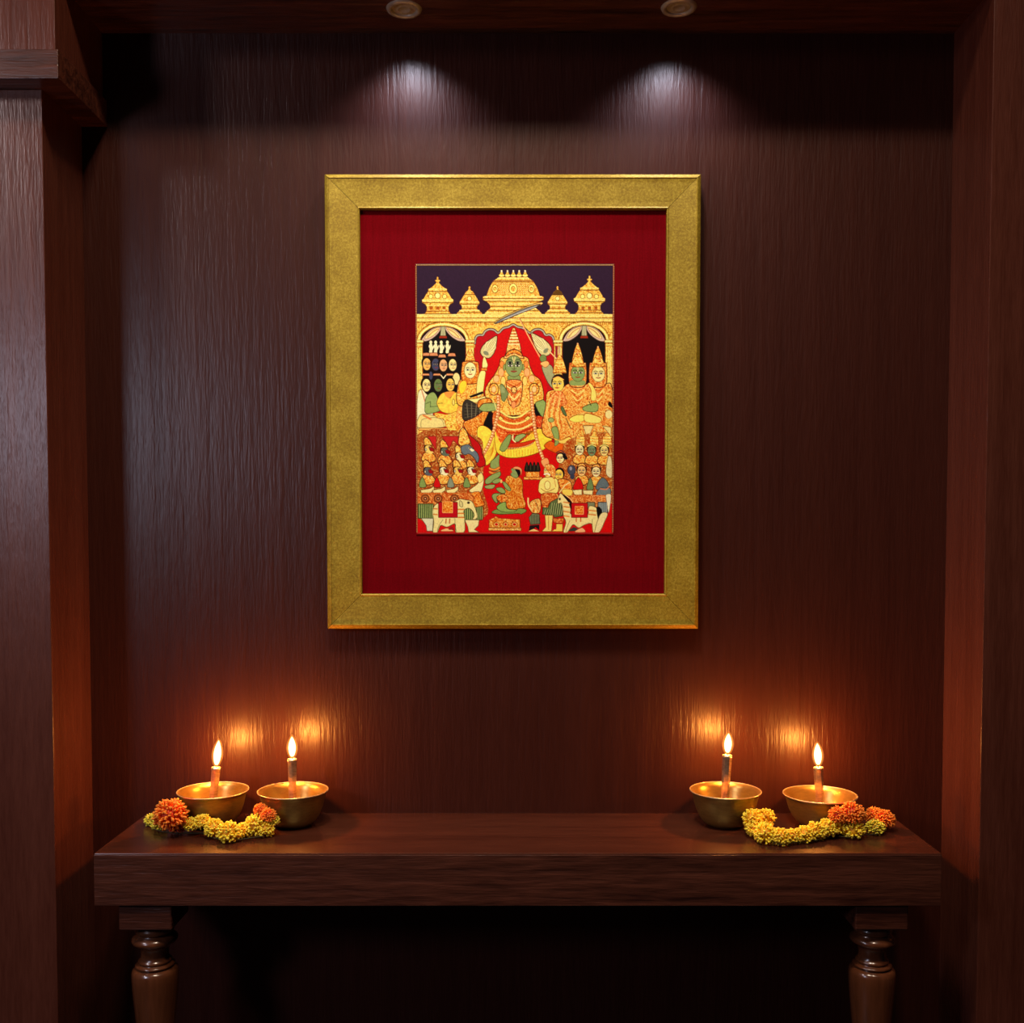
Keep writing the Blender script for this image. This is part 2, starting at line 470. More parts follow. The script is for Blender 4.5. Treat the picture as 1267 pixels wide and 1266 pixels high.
def face(cx, cy, rx, ry, col, hair=None, side=0, beard=False, tash=False, mark=False):
    if hair: E(cx - side * 1.2, cy - ry * 0.25, rx * 1.22, ry * 1.05, hair, None)
    if beard: E(cx, cy + ry * 0.55, rx * 0.95, ry * 0.85, BLK, None)
    E(cx, cy, rx, ry, col, (70, 45, 25), 0.45)
    o = side * rx * 0.3
    ew = rx * 0.30
    for s in (-1, 1):
        ex = cx + o + s * rx * 0.42
        L([(ex - ew, cy - ry * 0.26), (ex, cy - ry * 0.36), (ex + ew, cy - ry * 0.26)], (50, 35, 28), max(0.35, rx * 0.09), True)
        E(ex, cy - ry * 0.06, ew, rx * 0.13, (245, 235, 205), (40, 28, 22), 0.3)
        E(ex, cy - ry * 0.06, rx * 0.12, rx * 0.12, (20, 14, 14), None)
    L([(cx + o, cy - ry * 0.05), (cx + o + rx * 0.06, cy + ry * 0.26), (cx + o - rx * 0.10, cy + ry * 0.28)], (110, 75, 40), max(0.3, rx * 0.07))
    L([(cx + o - rx * 0.30, cy + ry * 0.47), (cx + o, cy + ry * 0.52), (cx + o + rx * 0.30, cy + ry * 0.47)], (150, 45, 35), max(0.4, rx * 0.13), True)
    if tash: L([(cx + o - rx * 0.6, cy + ry * 0.42), (cx + o, cy + ry * 0.33), (cx + o + rx * 0.6, cy + ry * 0.42)], BLK, 0.7, True)
    if mark:
        L([(cx - rx * 0.14, cy - ry * 0.85), (cx, cy - ry * 0.3), (cx + rx * 0.14, cy - ry * 0.85)], (235, 225, 150), max(0.5, rx * 0.1))
        L([(cx, cy - ry * 0.85), (cx, cy - ry * 0.4)], (110, 40, 25), max(0.35, rx * 0.07))

def crown(cx, base, hw, top, lean=0.0, col=GOLD):
    h_ = base - top
    pr = [(0.6, top), (hw * 0.22, top + h_ * 0.07), (hw * 0.42, top + h_ * 0.22), (hw * 0.66, top + h_ * 0.45), (hw * 0.86, top + h_ * 0.7), (hw, base)]
    P([(x + lean * (base - y) / h_, y) for x, y in mirror(pr, cx)], col, (120, 58, 18), 0.5, False, 'o', 0.7)
    for f in np.linspace(0.25, 0.95, 5):
        y = top + h_ * f; k = hw * (0.25 + 0.75 * f) * 0.9; sh = lean * (1 - f)
        L([(cx - k + sh, y), (cx + sh, y + 0.9), (cx + k + sh, y)], (180, 84, 22) if int(f * 20) % 2 else (255, 228, 140), 0.6, True, 0.7)
    E(cx + lean, top, 1.1, 1.3, (236, 170, 110), None, h=0.7)

# ground colours
R(513, 326, 760, 662, RED)
R(515, 329, 757.5, 390, NAV)
# domes
pA = [(0.5, 342.6), (1.2, 344), (1.0, 346.2), (3.2, 346.8), (3.2, 348), (1.6, 349), (1.9, 350.2), (3.6, 352), (5.6, 354), (9.6, 357), (11.8, 357.6), (11.5, 360.2), (14.3, 364), (17, 369), (19.6, 371), (19.0, 374.5), (15.2, 376.6), (13.5, 379.5), (13.6, 384), (15.2, 387), (18.5, 390)]
pB = [(0.6, 354.3), (1.4, 356), (0.9, 357.5), (2.2, 359.6), (4.6, 361), (6.2, 364), (9.4, 369), (12.2, 373.5), (12.2, 376.5), (9.6, 378), (9.4, 382), (13, 385), (15.5, 387), (15.6, 390)]
pC = [(17.5, 343), (22, 346), (26, 350), (29, 355), (31.5, 361), (33, 366), (37.5, 367), (37.5, 371), (33, 373), (29, 377), (28, 381), (32, 384), (37, 390)]
def dome(cx, pr, dy, rings):
    P(mirror([(a, b + dy) for a, b in pr], cx), GOLD, (110, 62, 20), 0.5, False, 'g', 0.8)
    for y, k, c in rings:
        L([(cx - k, y + dy), (cx + k, y + dy)], c, 0.9, h=0.9)
LT, DK = (255, 230, 140), (128, 72, 22)
rA = [(357.8, 10.5, LT), (360.4, 11, DK), (371.2, 19, LT), (372.6, 18.6, LT), (374.4, 18, DK), (377.8, 14, LT), (384.8, 14, DK), (388, 16.5, DK)]
rB = [(364.6, 6, DK), (373.6, 11.6, LT), (376.0, 11.6, DK), (378.2, 9.5, LT), (381.6, 9.5, DK), (384, 12, LT), (386.4, 14, DK)]
dome(541.2, pA, 0, rA); dome(728.7, pA, -1.4, rA); dome(580.5, pB, 0, rB); dome(689.3, pB, 0, rB)
dome(634.5, pC, 0, [(344.4, 19, LT), (347.4, 24, DK), (348.8, 25, DK), (367, 35, LT), (369.5, 37, DK), (371, 36, LT), (372.8, 33, DK), (376, 29, LT), (379, 27.5, DK), (381.5, 28, LT), (384, 31, DK), (387, 34, LT)])
for cx in (541.2, 728.7):
    E(cx, 366, 3.4, 3.6, LT, DK, 0.6, h=0.9)
    for s in (-1, 1): E(cx + s * 8.5, 367, 2.6, 2.8, GLT, DK, 0.5, h=0.9)
    for s in (-8, 0, 8): R(cx + s - 1.6, 379.6, cx + s + 1.6, 382.6, (176, 92, 28), DK)
for cx in (580.5, 689.3): E(cx, 369.5, 2.6, 2.6, LT, DK, 0.5, h=0.9)
P([(687, 358.5), (682, 365.5), (697, 365.5), (691.5, 358.5)], (96, 66, 22), None, sm=False)
for k in range(5):
    cx = 620.2 + 7.25 * k
    E(cx, 341, 3.4, 2.0, GLT, DK, 0.4); E(cx, 338.4, 1.9, 1.5, GOLD, DK, 0.4); E(cx, 335.8, 1.1, 1.5, (236, 214, 170), None)
for y in np.arange(351, 366, 2.5):
    k = np.interp(y, [350, 366], [24, 30])
    for x in np.arange(-k, k, 2.7):
        q = 634.5 + x + (1.35 if int((y - 351) / 2.5) % 2 else 0)
        E(q, y, 0.9, 0.9, LT if abs(x) < 19 else GOLD, (176, 110, 40), 0.35, h=0.9)
for cx, r in ((634.5, 5), (612, 3.6), (657, 3.6)): E(cx, 357.5, r, r + 1.4, GLT, DK, 0.6, h=0.9); E(cx, 357.5, r * 0.5, r * 0.6, GOLD, DK, 0.4, tex='g')

# the entablature and columns
R(514.5, 388.5, 757.5, 430, GOLD, tex='g', h=0.7)
for y, c in ((389.5, LT), (391.2, LT), (393.4, DK), (394.6, LT), (396.6, LT), (398.2, DK)):
    L([(515, y), (757, y)], c, 0.9, h=0.8)
for x in np.arange(517, 757, 2.4): L([(x, 399), (x, 401.6)], (176, 106, 38), 0.6)
# interior of the central arch
arch = [(587, 424), (587.5, 419), (590, 415), (594, 414), (597, 414), (600, 409.5), (605, 407), (611, 408), (616, 411.5), (622, 406), (629, 404), (634.5, 401.2),
        (640, 404), (648, 406), (655, 411.5), (660, 408), (666, 406.8), (671, 409), (674.5, 414), (679, 413.6), (683, 416), (684.6, 420), (685, 424)]
P(arch + [(685, 545), (587, 545)], (176, 24, 34), None, sm=False)
P([(587, 545), (600, 450), (611, 415), (634.5, 403), (658, 415), (672, 440), (684, 545)], RED, None, sm=False)
L([(x, y - 2.4) for x, y in arch], (236, 186, 84), 3.2, True, 0.9)
L(arch, BLK, 3.0, True, 0.6)
L([(x, y + 0.2) for x, y in arch], (176, 168, 148), 1.8, True, 0.6)
# side arches
def niche(xa, xb, ytop, yspr, ybot):
    cx, rx = (xa + xb) / 2, (xb - xa) / 2
    ar = [(cx - rx * math.cos(t), yspr - (yspr - ytop) * math.sin(t)) for t in np.linspace(0, math.pi, 20)]
    P(ar + [(xb, ybot), (xa, ybot)], BLK, None, sm=False)
    L([(cx - (rx + 2.2) * math.cos(t), yspr + 1 - (yspr - ytop + 3.6) * math.sin(t)) for t in np.linspace(0, math.pi, 24)], LT, 2.2, h=0.9)
    L([(cx - (rx + 4.4) * math.cos(t), yspr - (yspr - ytop + 5.6) * math.sin(t)) for t in np.linspace(0.1, math.pi - 0.1, 24)], DK, 0.8)
    L(ar, (90, 40, 22), 0.9)
    for s in (-1, 1):               # looped curtains
        sw = [(cx + s * 2.2, ytop + 0.4), (cx + s * 12, ytop + 2), (cx + s * 20, ytop + 8), (cx + s * (rx - 1), yspr - 1.2), (cx + s * (rx - 2), yspr + 1), (cx + s * 18, yspr), (cx + s * 10, yspr - 5), (cx + s * 4.5, yspr - 11)]
        P(sw, (196, 172, 150), (60, 30, 25), 0.6)
        P([(cx + s * 4, ytop + 1.2), (cx + s * 11, ytop + 3), (cx + s * 18, ytop + 8), (cx + s * (rx - 5), yspr - 2.6), (cx + s * 16, yspr - 4), (cx + s * 9, yspr - 9)], CRM, (150, 90, 60), 0.5)
        L([(cx + s * 6, ytop + 3), (cx + s * 13, ytop + 7), (cx + s * 19, yspr - 4.5)], (200, 160, 96), 1.6, True)
    P([(cx - 2.4, ytop), (cx + 2.4, ytop), (cx + 3.6, yspr - 6), (cx - 3.6, yspr - 6)], (158, 160, 120), (70, 60, 40), 0.5, False)
    for d in (-1, 1): L([(cx + d, ytop + 1), (cx + d * 1.5, yspr - 6.5)], (206, 200, 160), 0.5)
    P([(cx - 4.4, yspr - 5.8), (cx + 4.4, yspr - 5.8), (cx + 4.8, yspr - 3), (cx - 4.8, yspr - 3)], (150, 52, 28), None, sm=False)
niche(520, 575.5, 403.6, 421, 500)
niche(695.5, 749, 402.6, 421, 500)
for xa, xb in ((514.5, 522.5), (576, 586), (685, 695), (748.5, 757.5)):
    R(xa, 422, xb, 540, GOLD, (120, 66, 22), 'g', 0.8)
    R(xa - 1, 420.6, xb + 1, 423.4, LT, (120, 66, 22), h=0.9); R(xa, 425, xb, 427.6, GLT, (150, 80, 28), h=0.9)
    for x in np.arange(xa + 1.5, xb, 2.4): L([(x, 430), (x, 538)], LT, 0.8, h=0.8)
R(686.5, 428, 689.5, 445, (140, 40, 50)); R(690.2, 428, 693, 445, (196, 160, 120))

# curved blade above the arch
P([(610.5, 400), (616, 395), (628, 388.5), (645, 381.5), (660, 376), (669.5, 373.8), (670.5, 376), (662, 380.5), (648, 386), (632, 392.5), (618, 398.5)], (226, 190, 110), (70, 40, 20), 0.5)
P([(612, 400), (619, 394.8), (634, 387.6), (652, 380.4), (668, 376.2), (660, 381), (646, 386.5), (630, 393), (618, 398.6)], (124, 126, 122), BLK, 0.7)
L([(618, 397.4), (634, 390), (652, 383), (664, 378.4)], (206, 206, 196), 0.7, True); L([(617, 397.9), (634, 391.4), (650, 385)], BLK, 0.4, True)

# fly whisk fans
def fan(tip, base, bulge, flip):
    ax, ay = base; bx, by = tip; dx, dy = bx - ax, by - ay; ln = math.hypot(dx, dy); nx, ny = -dy / ln, dx / ln
    q = []
    for t, k in ((0, 0.25), (0.08, 0.8), (0.25, 1.0), (0.45, 0.95), (0.65, 0.72), (0.85, 0.4), (1.0, 0.1)): q.append((ax + dx * t + nx * bulge * k, ay + dy * t + ny * bulge * k))
    for t, k in ((1.0, 0.1), (0.85, 0.4), (0.65, 0.72), (0.45, 0.95), (0.25, 1.0), (0.08, 0.8), (0, 0.25)): q.append((ax + dx * t - nx * bulge * k, ay + dy * t - ny * bulge * k))
    P(q, (206, 194, 134), (60, 20, 20), 0.8)
    for k in np.linspace(-0.9, 0.9, 15):
        e = 0.95 - 0.35 * abs(k)
        L([(ax + dx * 0.05, ay + dy * 0.05), (ax + dx * 0.5 + nx * bulge * k * 0.9, ay + dy * 0.5 + ny * bulge * k * 0.9), (ax + dx * e + nx * bulge * k * 0.7, ay + dy * e + ny * bulge * k * 0.7)], (232, 222, 166) if int(k * 10) % 2 else (160, 150, 104), 0.5, True)
    E(ax + dx * 0.18, ay + dy * 0.18, bulge * 0.3, bulge * 0.45, (130, 134, 104), None, rot=math.atan2(dy, dx))
fan((614, 415.5), (598, 441), 8.2, 1)
fan((657, 412), (679, 438), 8.2, 1)
L([(641.5, 393), (652, 413), (664, 435), (672, 449)], (236, 170, 110), 1.5, True); L([(643, 394), (654, 413.6), (666, 435.6)], (90, 40, 20), 0.4, True)
L([(678, 433), (686, 441), (690, 446)], (240, 190, 130), 1.5, True)

# --- left niche: four pale standing men, then two rows of bearded heads
for x in (532.5, 538.5, 545.5, 553):
    E(x, 423, 1.8, 2.2, WHT, None); P([(x - 2.6, 428), (x - 1, 425), (x + 1.5, 425), (x + 2.4, 428), (x + 4, 426), (x + 3.6, 430), (x + 2, 433), (x + 1.6, 436), (x - 2, 436), (x - 1.6, 431)], WHT, None)
for x, y, w_ in ((527.5, 437.8, 5.5), (536, 437.8, 5.5), (546.5, 439.8, 5), (558.5, 438.2, 5)):
    P([(x - w_, y + 2), (x - w_ + 1, y - 1.6), (x, y - 2), (x + w_ - 1, y - 1.6), (x + w_, y + 2)], (206, 140, 96), (80, 30, 20), 0.5, False)
for x, y, c in ((527.5, 450, SK2), (538.5, 450.5, (70, 74, 98)), (548, 451.5, (216, 168, 118)), (559.5, 451, CRM)):
    face(x, y, 5.0, 7.6, c, BLK, 0.5, True)
E(532.5, 464, 2.2, 5, (70, 74, 98), None)
for x in (526, 540, 556): P([(x - 5, 464), (x - 4, 461.4), (x + 4, 461.4), (x + 5, 464)], (214, 150, 100), (80, 30, 20), 0.4, False)
E(564, 468, 4.5, 7.5, CRM, (120, 80, 40)); L([(545, 463.6), (548, 467.5), (551, 463.6)], WHT, 1.3)
for x, y, c in ((527, 476, CRM), (541.5, 476, (104, 126, 74)), (556.5, 475.5, (236, 190, 92))):
    face(x, y, 5.2, 8.0, c, BLK, 0.6, True)
P([(516, 490), (521, 481), (527, 487), (533, 492), (534, 530), (516, 530)], WHT, (110, 80, 40), 0.5)
L([(521, 482), (524, 492), (526, 500)], (190, 110, 60), 1.0, True)
P([(527, 490), (534, 484.5), (539, 488), (544, 502), (545, 507), (527, 511), (525, 500)], (146, 166, 98), (44, 56, 30), 0.6)
L([(531.6, 503), (532, 496), (526, 499)], (44, 56, 30), 0.5); L([(532, 502.5), (541, 502)], (44, 56, 30), 0.5)
P([(540, 496), (545, 487), (552, 485), (556, 492), (562, 485), (569, 488), (571, 500), (566, 508), (555, 511), (545, 508), (541, 502)], (240, 200, 78), (140, 80, 24), 0.6, tex='s')
P([(549, 485), (555, 492), (562, 484)], (226, 150, 70), None); E(560.4, 497, 1.6, 4, (250, 214, 110), (110, 60, 20), 0.5)
L([(541, 498.5), (547, 498)], INK, 0.5); L([(563, 498.8), (568, 498.4)], INK, 0.5)
P([(517, 516), (522, 512), (534, 513), (546, 517), (551, 527), (517, 528.5)], (222, 206, 132), (90, 70, 40), 0.6)
L([(520, 528), (521, 519), (530, 516.5), (538, 516), (546, 519), (549, 527.5)], (120, 100, 60), 0.5, True)
P([(537, 510), (553, 512), (566, 508), (571, 514), (572, 530), (566, 534), (554, 532), (551, 526), (548, 518), (540, 516)], (244, 200, 80), (170, 90, 24), 0.6, tex='o')
P([(566, 503), (571, 500), (573, 512), (573, 527), (569, 531), (564, 520)], (236, 176, 84), (190, 96, 30), 0.6, tex='o')
L([(523, 513), (532, 518)], (212, 128, 70), 2.2)
R(517, 529, 553, 531.5, (230, 180, 100), (150, 80, 30)); R(518, 532, 568, 536.5, (250, 214, 110), (190, 110, 40))
R(519, 536.5, 573, 539, GOLD, (150, 70, 24), 'g')

# --- left attendant lady holding the fan
P([(566, 500), (566, 476), (571, 468), (580, 470), (590, 470), (596, 478), (598, 492), (590, 500)], GOLD, (88, 34, 14), 0.9, tex='o', h=0.6)
crown(581, 449, 6.6, 431)
P([(571, 452), (573, 447), (589, 447), (592, 452), (592, 470), (588, 474), (574, 474), (570, 466)], ORG, (88, 34, 14), 0.9, tex='o', h=0.6)
face(581.2, 457.5, 7.4, 10, (246, 226, 158), None); 
P([(567, 480), (569, 473), (574, 470), (577, 474), (575, 482), (570, 487)], (250, 206, 62), (200, 110, 24), 0.6)
P([(589, 488), (590, 470), (594, 459), (600, 459), (599, 470), (597, 484), (593, 490)], (248, 222, 132), (140, 80, 30), 0.6)
P([(596, 452), (597, 444), (599, 440.5), (601.5, 446), (603, 452), (600, 456), (597, 455.5)], (248, 222, 140), (120, 60, 24), 0.5)
R(594.5, 454.5, 602, 458, ORG, (140, 60, 20), 'o')
P([(580, 489.5), (596, 483.5), (598, 486), (582, 491.5)], BLK, None, sm=False)
P([(575, 494), (590, 492), (602, 489), (602, 492), (590, 497), (578, 497)], (248, 224, 140), (120, 60, 24), 0.5)

# --- dark cushion behind, and the throne drapes
P([(572, 500), (578, 494), (590, 500), (602, 507), (590, 514), (573, 519)], (62, 56, 48), BLK, 0.6)
for k in range(9): L([(574 + 3 * k, 498), (576 + 2.3 * k, 516)], (150, 144, 116) if k % 2 else (36, 30, 28), 0.5)
for k in range(5): L([(574, 500 + 4 * k), (596 - 2 * k, 503 + 2.5 * k)], (120, 110, 84), 0.4)
P([(573, 522), (586, 516), (600, 507), (604, 516), (596, 530), (588, 540), (580, 537), (575, 530)], ORG, (88, 34, 14), 0.9, tex='o', h=0.6)
P([(606, 505), (612, 498), (655, 492), (668, 505), (676, 530), (664, 536), (600, 536)], BLK, None)

# --- the enthroned figure
P([(612, 462), (617, 452), (622, 441), (650, 441), (655, 452), (660, 463), (668, 470), (672, 484), (671, 496), (660, 500), (655, 512), (612, 512), (606, 498), (600, 490), (601, 478)], GOLD, (88, 34, 14), 0.9, tex='o', h=0.9)
for s in (-1, 1):
    E(635.5 + s * 16, 460, 3.6, 5.4, (238, 172, 110), (170, 80, 30)); E(635.5 + s * 22, 468, 3.8, 4.6, (240, 184, 120), (170, 80, 30))
    E(635.5 + s * 25, 481, 6.0, 7.5, GOLD, (88, 34, 14), 0.9, tex='o'); E(635.5 + s * 25, 481, 3.0, 4.0, (244, 196, 130), (160, 70, 20), 0.5)
    E(635.5 + s * 15, 450, 2.8, 4.0, (230, 140, 70), (150, 60, 20)); E(635.5 + s * 13.5, 471, 3.0, 6.0, (244, 204, 110), (160, 80, 20))
P(mirror([(1.4, 405.5), (3.0, 410), (5.6, 418), (8.0, 427), (9.6, 436), (12.6, 443)], 635.2), (240, 186, 100), (90, 34, 14), 0.8, False, 'o', 0.9)
for y, k in ((409.5, 2.6), (413, 3.8), (416.4, 5), (420, 6), (424, 7.2)):
    L([(635.2 - k, y), (635.2 + k, y)], (196, 96, 30), 0.9); L([(635.2 - k, y + 1.4), (635.2 + k, y + 1.4)], (255, 232, 170), 0.9, h=0.9)
P([(625, 440), (628, 434.6), (635.5, 432), (643, 434.6), (646, 440), (640, 437.6), (635.5, 436.6), (631, 437.6)], (226, 140, 48), (88, 34, 14), 0.9, tex='o')
P([(629, 464), (642, 464), (642.5, 470), (635, 471.5), (628.5, 470)], GRN, (70, 80, 40), 0.5)
E(623.6, 454, 1.4, 4, GRN, (70, 80, 40), 0.4); E(646.8, 454, 1.4, 4, GRN, (70, 80, 40), 0.4)
face(635.3, 452.5, 10.6, 13.2, (136, 154, 96), None, mark=True)
for s in (-1, 1):
    E(635.3 + s * 4.9, 448.6, 3.6, 2.9, (104, 116, 84), None)
    L([(635.3 + s * 1.9, 445.6), (635.3 + s * 5, 443.9), (635.3 + s * 9, 446.2)], (44, 44, 34), 0.8, True)
    P([(635.3 + s * 1.6, 448.8), (635.3 + s * 4.4, 447), (635.3 + s * 8, 448.6), (635.3 + s * 4.8, 450.2)], (172, 178, 136), (30, 24, 24), 0.5); E(635.3 + s * 4.7, 448.5, 1.5, 1.5, (20, 16, 24), None)
L([(635.3, 449), (636, 453), (635.3, 456)], (92, 108, 60), 0.8, True); L([(632.6, 455.6), (635.3, 456.6), (638, 455.6)], (80, 80, 50), 0.6, True)
P([(632.4, 458.6), (635.3, 457.8), (638.4, 458.6), (635.3, 460.2)], (150, 80, 60), (90, 50, 36), 0.3)
P([(628, 470), (643, 470), (646, 478), (642, 500), (630, 500), (626, 478)], (236, 150, 74), (88, 34, 14), 0.9, tex='o', h=0.9)
for k in range(5): L([(626 + k, 472 + 5 * k), (635.5, 477 + 5.4 * k), (645 - k, 472 + 5 * k)], (255, 226, 140) if k % 2 else (190, 84, 28), 1.2, True, 0.9)
E(635.5, 482, 3.4, 4, (246, 200, 110), (88, 34, 14), 0.9, tex='o', h=1); E(635, 500, 3, 4.4, (232, 150, 90), (150, 60, 20), 0.5)
# raised right hand
P([(619, 484), (618, 477), (620, 474.5), (622.5, 476), (625, 480), (628.5, 486), (626, 492), (623, 496), (620, 493)], (124, 140, 90), (50, 62, 36), 0.6)
for k in range(3): L([(619.6 + 1.8 * k, 485), (619.2 + 1.9 * k, 476.5 + k)], (190, 196, 140), 0.6)
# forearms
P([(592, 504), (597, 499), (606, 498), (614, 499), (618, 503), (612, 507), (602, 508.5), (595, 507.5)], (146, 166, 98), (60, 72, 36), 0.6)
L([(611, 497), (613, 503), (614, 508)], (246, 214, 130), 1.2)
P([(590, 500), (593, 494), (604, 492), (608, 497), (597, 499), (592, 504)], ORG, (88, 34, 14), 0.9, tex='o')
P([(662, 499), (668, 495), (673, 495), (679, 505), (684, 514), (682, 518), (676, 520), (668, 512)], (142, 164, 94), (60, 72, 36), 0.6)
# sash and waist
P([(612, 508), (635, 518), (656, 508), (664, 518), (662, 530), (645, 537), (625, 537), (610, 528)], (206, 92, 30), (120, 40, 14), 0.6, tex='o', h=0.8)
for y, c, k in ((508, GLT, 17), (512, (200, 90, 30), 19), (515.5, GLT, 21), (519, (210, 110, 40), 22), (523, (255, 220, 130), 23), (527, (180, 50, 20), 24)):
    L([(635.5 - k, y), (635.5 - k * .5, y + 6), (635.5, y + 8), (635.5 + k * .5, y + 6), (635.5 + k, y)], c, 2.0, True, 0.8)
for s in (-1, 1): P([(635.5 + s * 17, 514), (635.5 + s * 21, 516), (635.5 + s * 17, 520), (635.5 + s * 13, 517.5)], (246, 214, 110), (120, 60, 20), 0.5, False)
# legs in yellow silk
P([(590, 530), (597, 526), (607, 532), (613, 545), (613.5, 560), (608, 570), (600, 575), (597, 562), (591, 548)], (245, 210, 76), (140, 70, 20), 0.7, tex='s', h=0.8)
for k in range(6): L([(600 + k * 0.6, 571 - 2.4 * k), (606 + k * .6, 566 - 2.6 * k), (610.5, 556 - 2.2 * k)], (206, 140, 40), 0.6, True)
P([(612, 532), (622, 545), (640, 548), (662, 531), (672, 531), (681, 537), (682, 545), (672, 556), (655, 563), (636, 566), (622, 564), (613, 556)], (246, 208, 70), (140, 70, 20), 0.7, tex='s', h=0.8)
for k in range(16): L([(617 + 3.6 * k, 557 - (abs(k - 6) * 0.25)), (618 + 3.5 * k, 564.5 - 0.09 * (k - 5) ** 2)], (206, 146, 36), 0.6)
for k in range(6): L([(645 + 2 * k, 545), (650 + 2 * k, 536), (660 + 1.2 * k, 532 + k)], (200, 130, 40), 0.6, True)
P([(620, 551), (631, 548), (645, 547), (662, 543), (656, 549), (640, 554), (628, 555)], (196, 60, 24), (110, 30, 12), 0.5)
beads([(628, 554), (640, 553.5), (652, 551), (660, 547)], (246, 200, 110), 0.9, 2.0)
P([(612, 528), (628, 536), (626, 546), (618, 546)], (214, 86, 26), None, tex='o')
P([(618, 556), (620, 549), (627, 539), (631, 537), (632, 541), (628, 552), (623, 558)], (136, 156, 90), (60, 72, 36), 0.6)
P([(636, 544), (638, 539), (646, 536), (650, 538), (644, 543), (640, 546)], (150, 168, 102), (60, 72, 36), 0.6)
L([(634, 538), (634, 543), (637, 546)], (250, 232, 160), 1.6, True)
P([(606, 572), (612, 566), (617, 562), (617, 572), (617, 581), (608, 582)], GRN, (60, 72, 36), 0.6)
for y in (577.5, 582): P([(604.5, y), (611, y + 2), (617.5, y - 1), (617.5, y + 2), (611, y + 4.4), (605, y + 3)], (226, 140, 60), (120, 50, 16), 0.4)
P([(600, 598), (600, 593), (606, 588), (612, 585), (618, 583), (618.5, 588), (611, 594), (605, 598)], GRN, (50, 60, 32), 0.7)
P([(608, 596), (613, 592), (619, 591.5), (619, 595), (613, 598)], GRN, (50, 60, 32), 0.6); P([(599, 601), (607, 599), (612, 600), (609, 604), (601, 604)], (150, 160, 100), (50, 60, 32), 0.6)
P([(664, 514), (676, 518), (677, 526), (664, 528)], (196, 60, 24), (120, 40, 14), 0.5, tex='o')
# long bead garland
beads([(657, 486), (658, 500), (660, 518), (662, 534), (665, 548), (669, 560), (673, 570)], PNK, 2.2, 3.6)
beads([(616, 490), (616, 508), (612, 526), (608, 540), (603, 552), (597, 562)], PNK, 2.2, 3.6)
P([(594, 562), (599, 566), (600, 574), (596, 577), (593, 570)], PNK, (150, 70, 30), 0.5); P([(669, 570), (676, 566), (679, 572), (674, 578)], PNK, (150, 70, 30), 0.5)

# --- right of the throne: lady with plait, then two crowned men in the niche
P([(682, 452), (686, 470), (684, 480), (676, 470), (670, 452)], (160, 162, 118), (60, 60, 40), 0.6)
E(671.5, 443, 4.2, 4.6, (118, 136, 80), (60, 60, 40)); P([(668, 449), (676, 446), (679, 450), (674, 454)], (240, 180, 110), (140, 70, 30), 0.5)
crown(692, 461, 8.4, 438)
crown(714.3, 452, 7.6, 425); crown(739.4, 454, 7.6, 429)
P([(675, 500), (676, 486), (683, 482), (694, 480), (704, 474), (722, 476), (728, 474), (748, 474), (757, 480), (757, 540), (676, 540)], (230, 160, 70), (88, 34, 14), 0.9, tex='o', h=0.8)
for cx in (714.3, 739.4):
    P([(cx - 10.5, 451), (cx - 8, 448), (cx + 8, 448), (cx + 10.5, 451), (cx + 11, 470), (cx + 7, 478), (cx - 7, 478), (cx - 11, 470)], (222, 140, 60), (88, 34, 14), 0.9, tex='o', h=0.7)
P([(706, 470), (722, 470), (722, 476), (706, 476)], GRN, None)
face(714.6, 461, 8.6, 10.4, (132, 156, 92), None, mark=True); face(740, 462, 8.0, 10, (240, 214, 138), None)
for cx in (714.4, 739.6): crown(cx, 453.4, 8.6, 436 if cx < 720 else 438)
for k in range(5): L([(706 + k, 478 + 4 * k), (714.5, 483 + 4 * k), (723 - k, 478 + 4 * k)], (255, 224, 130) if k % 2 else (200, 90, 30), 1.0, True, .8); L([(732 + k, 478 + 4 * k), (739.5, 483 + 4 * k), (747 - k, 478 + 4 * k)], (255, 224, 130) if k % 2 else (200, 90, 30), 1.0, True, .8)
P([(727, 474), (731, 474), (737, 484), (737, 494), (731, 494), (731, 482)], (248, 214, 110), (160, 80, 24), 0.6)
face(690, 474.5, 7.4, 9.6, (244, 200, 94), (40, 14, 20), -0.5)
L([(683.6, 468), (690, 465.4), (697, 469)], (230, 170, 90), 1.0, True); E(688.6, 479, 1.0, .9, (170, 40, 30), None)
P([(686, 484), (694, 484), (698, 489), (700, 500), (683, 502), (680, 492)], (236, 150, 80), (170, 70, 24), 0.6, tex='o', h=.7)
for k in range(6): L([(680 + 3.2 * k, 492), (676 + 3.2 * k, 512), (680 + 3 * k, 530)], (196, 90, 26) if k % 2 else (252, 214, 120), 1.0, True, .7)
P([(720.5, 504), (728, 500), (738, 498), (740, 505), (736, 509), (724, 508)], (142, 164, 94), (60, 72, 36), 0.6)
L([(728.5, 496), (731, 501)], BLK, 0.7)
P([(704, 518), (712, 513), (722, 513), (722, 520), (711, 522)], (248, 216, 100), (160, 80, 24), 0.6); P([(724, 511), (738, 514), (744, 518), (740, 523), (724, 521)], (246, 214, 112), (160, 80, 24), 0.6)
P([(693.6, 505), (695, 502), (698, 506), (701, 514), (697, 512)], (92, 112, 70), (50, 50, 30), 0.5); L([(700, 517), (706, 530)], (110, 84, 40), 0.9)
P([(752, 500), (754, 496), (757, 500), (757, 504)], BLK, None); E(753, 512, 4.5, 5.5, CRM, (160, 110, 60), 0.5)
P([(721, 526), (734, 526), (730, 536), (728, 546)], (224, 206, 134), (120, 90, 50), 0.5, False); P([(745, 526), (756, 528), (756, 542), (752, 534)], (224, 206, 134), (120, 90, 50), 0.5, False); P([(740, 536), (749, 534), (743, 549)], (224, 206, 134), (120, 90, 50), 0.5, False)
P([(682, 530), (688, 527), (691, 535), (691, 546), (687, 549), (685, 540)], (140, 160, 92), (60, 72, 36), 0.6)
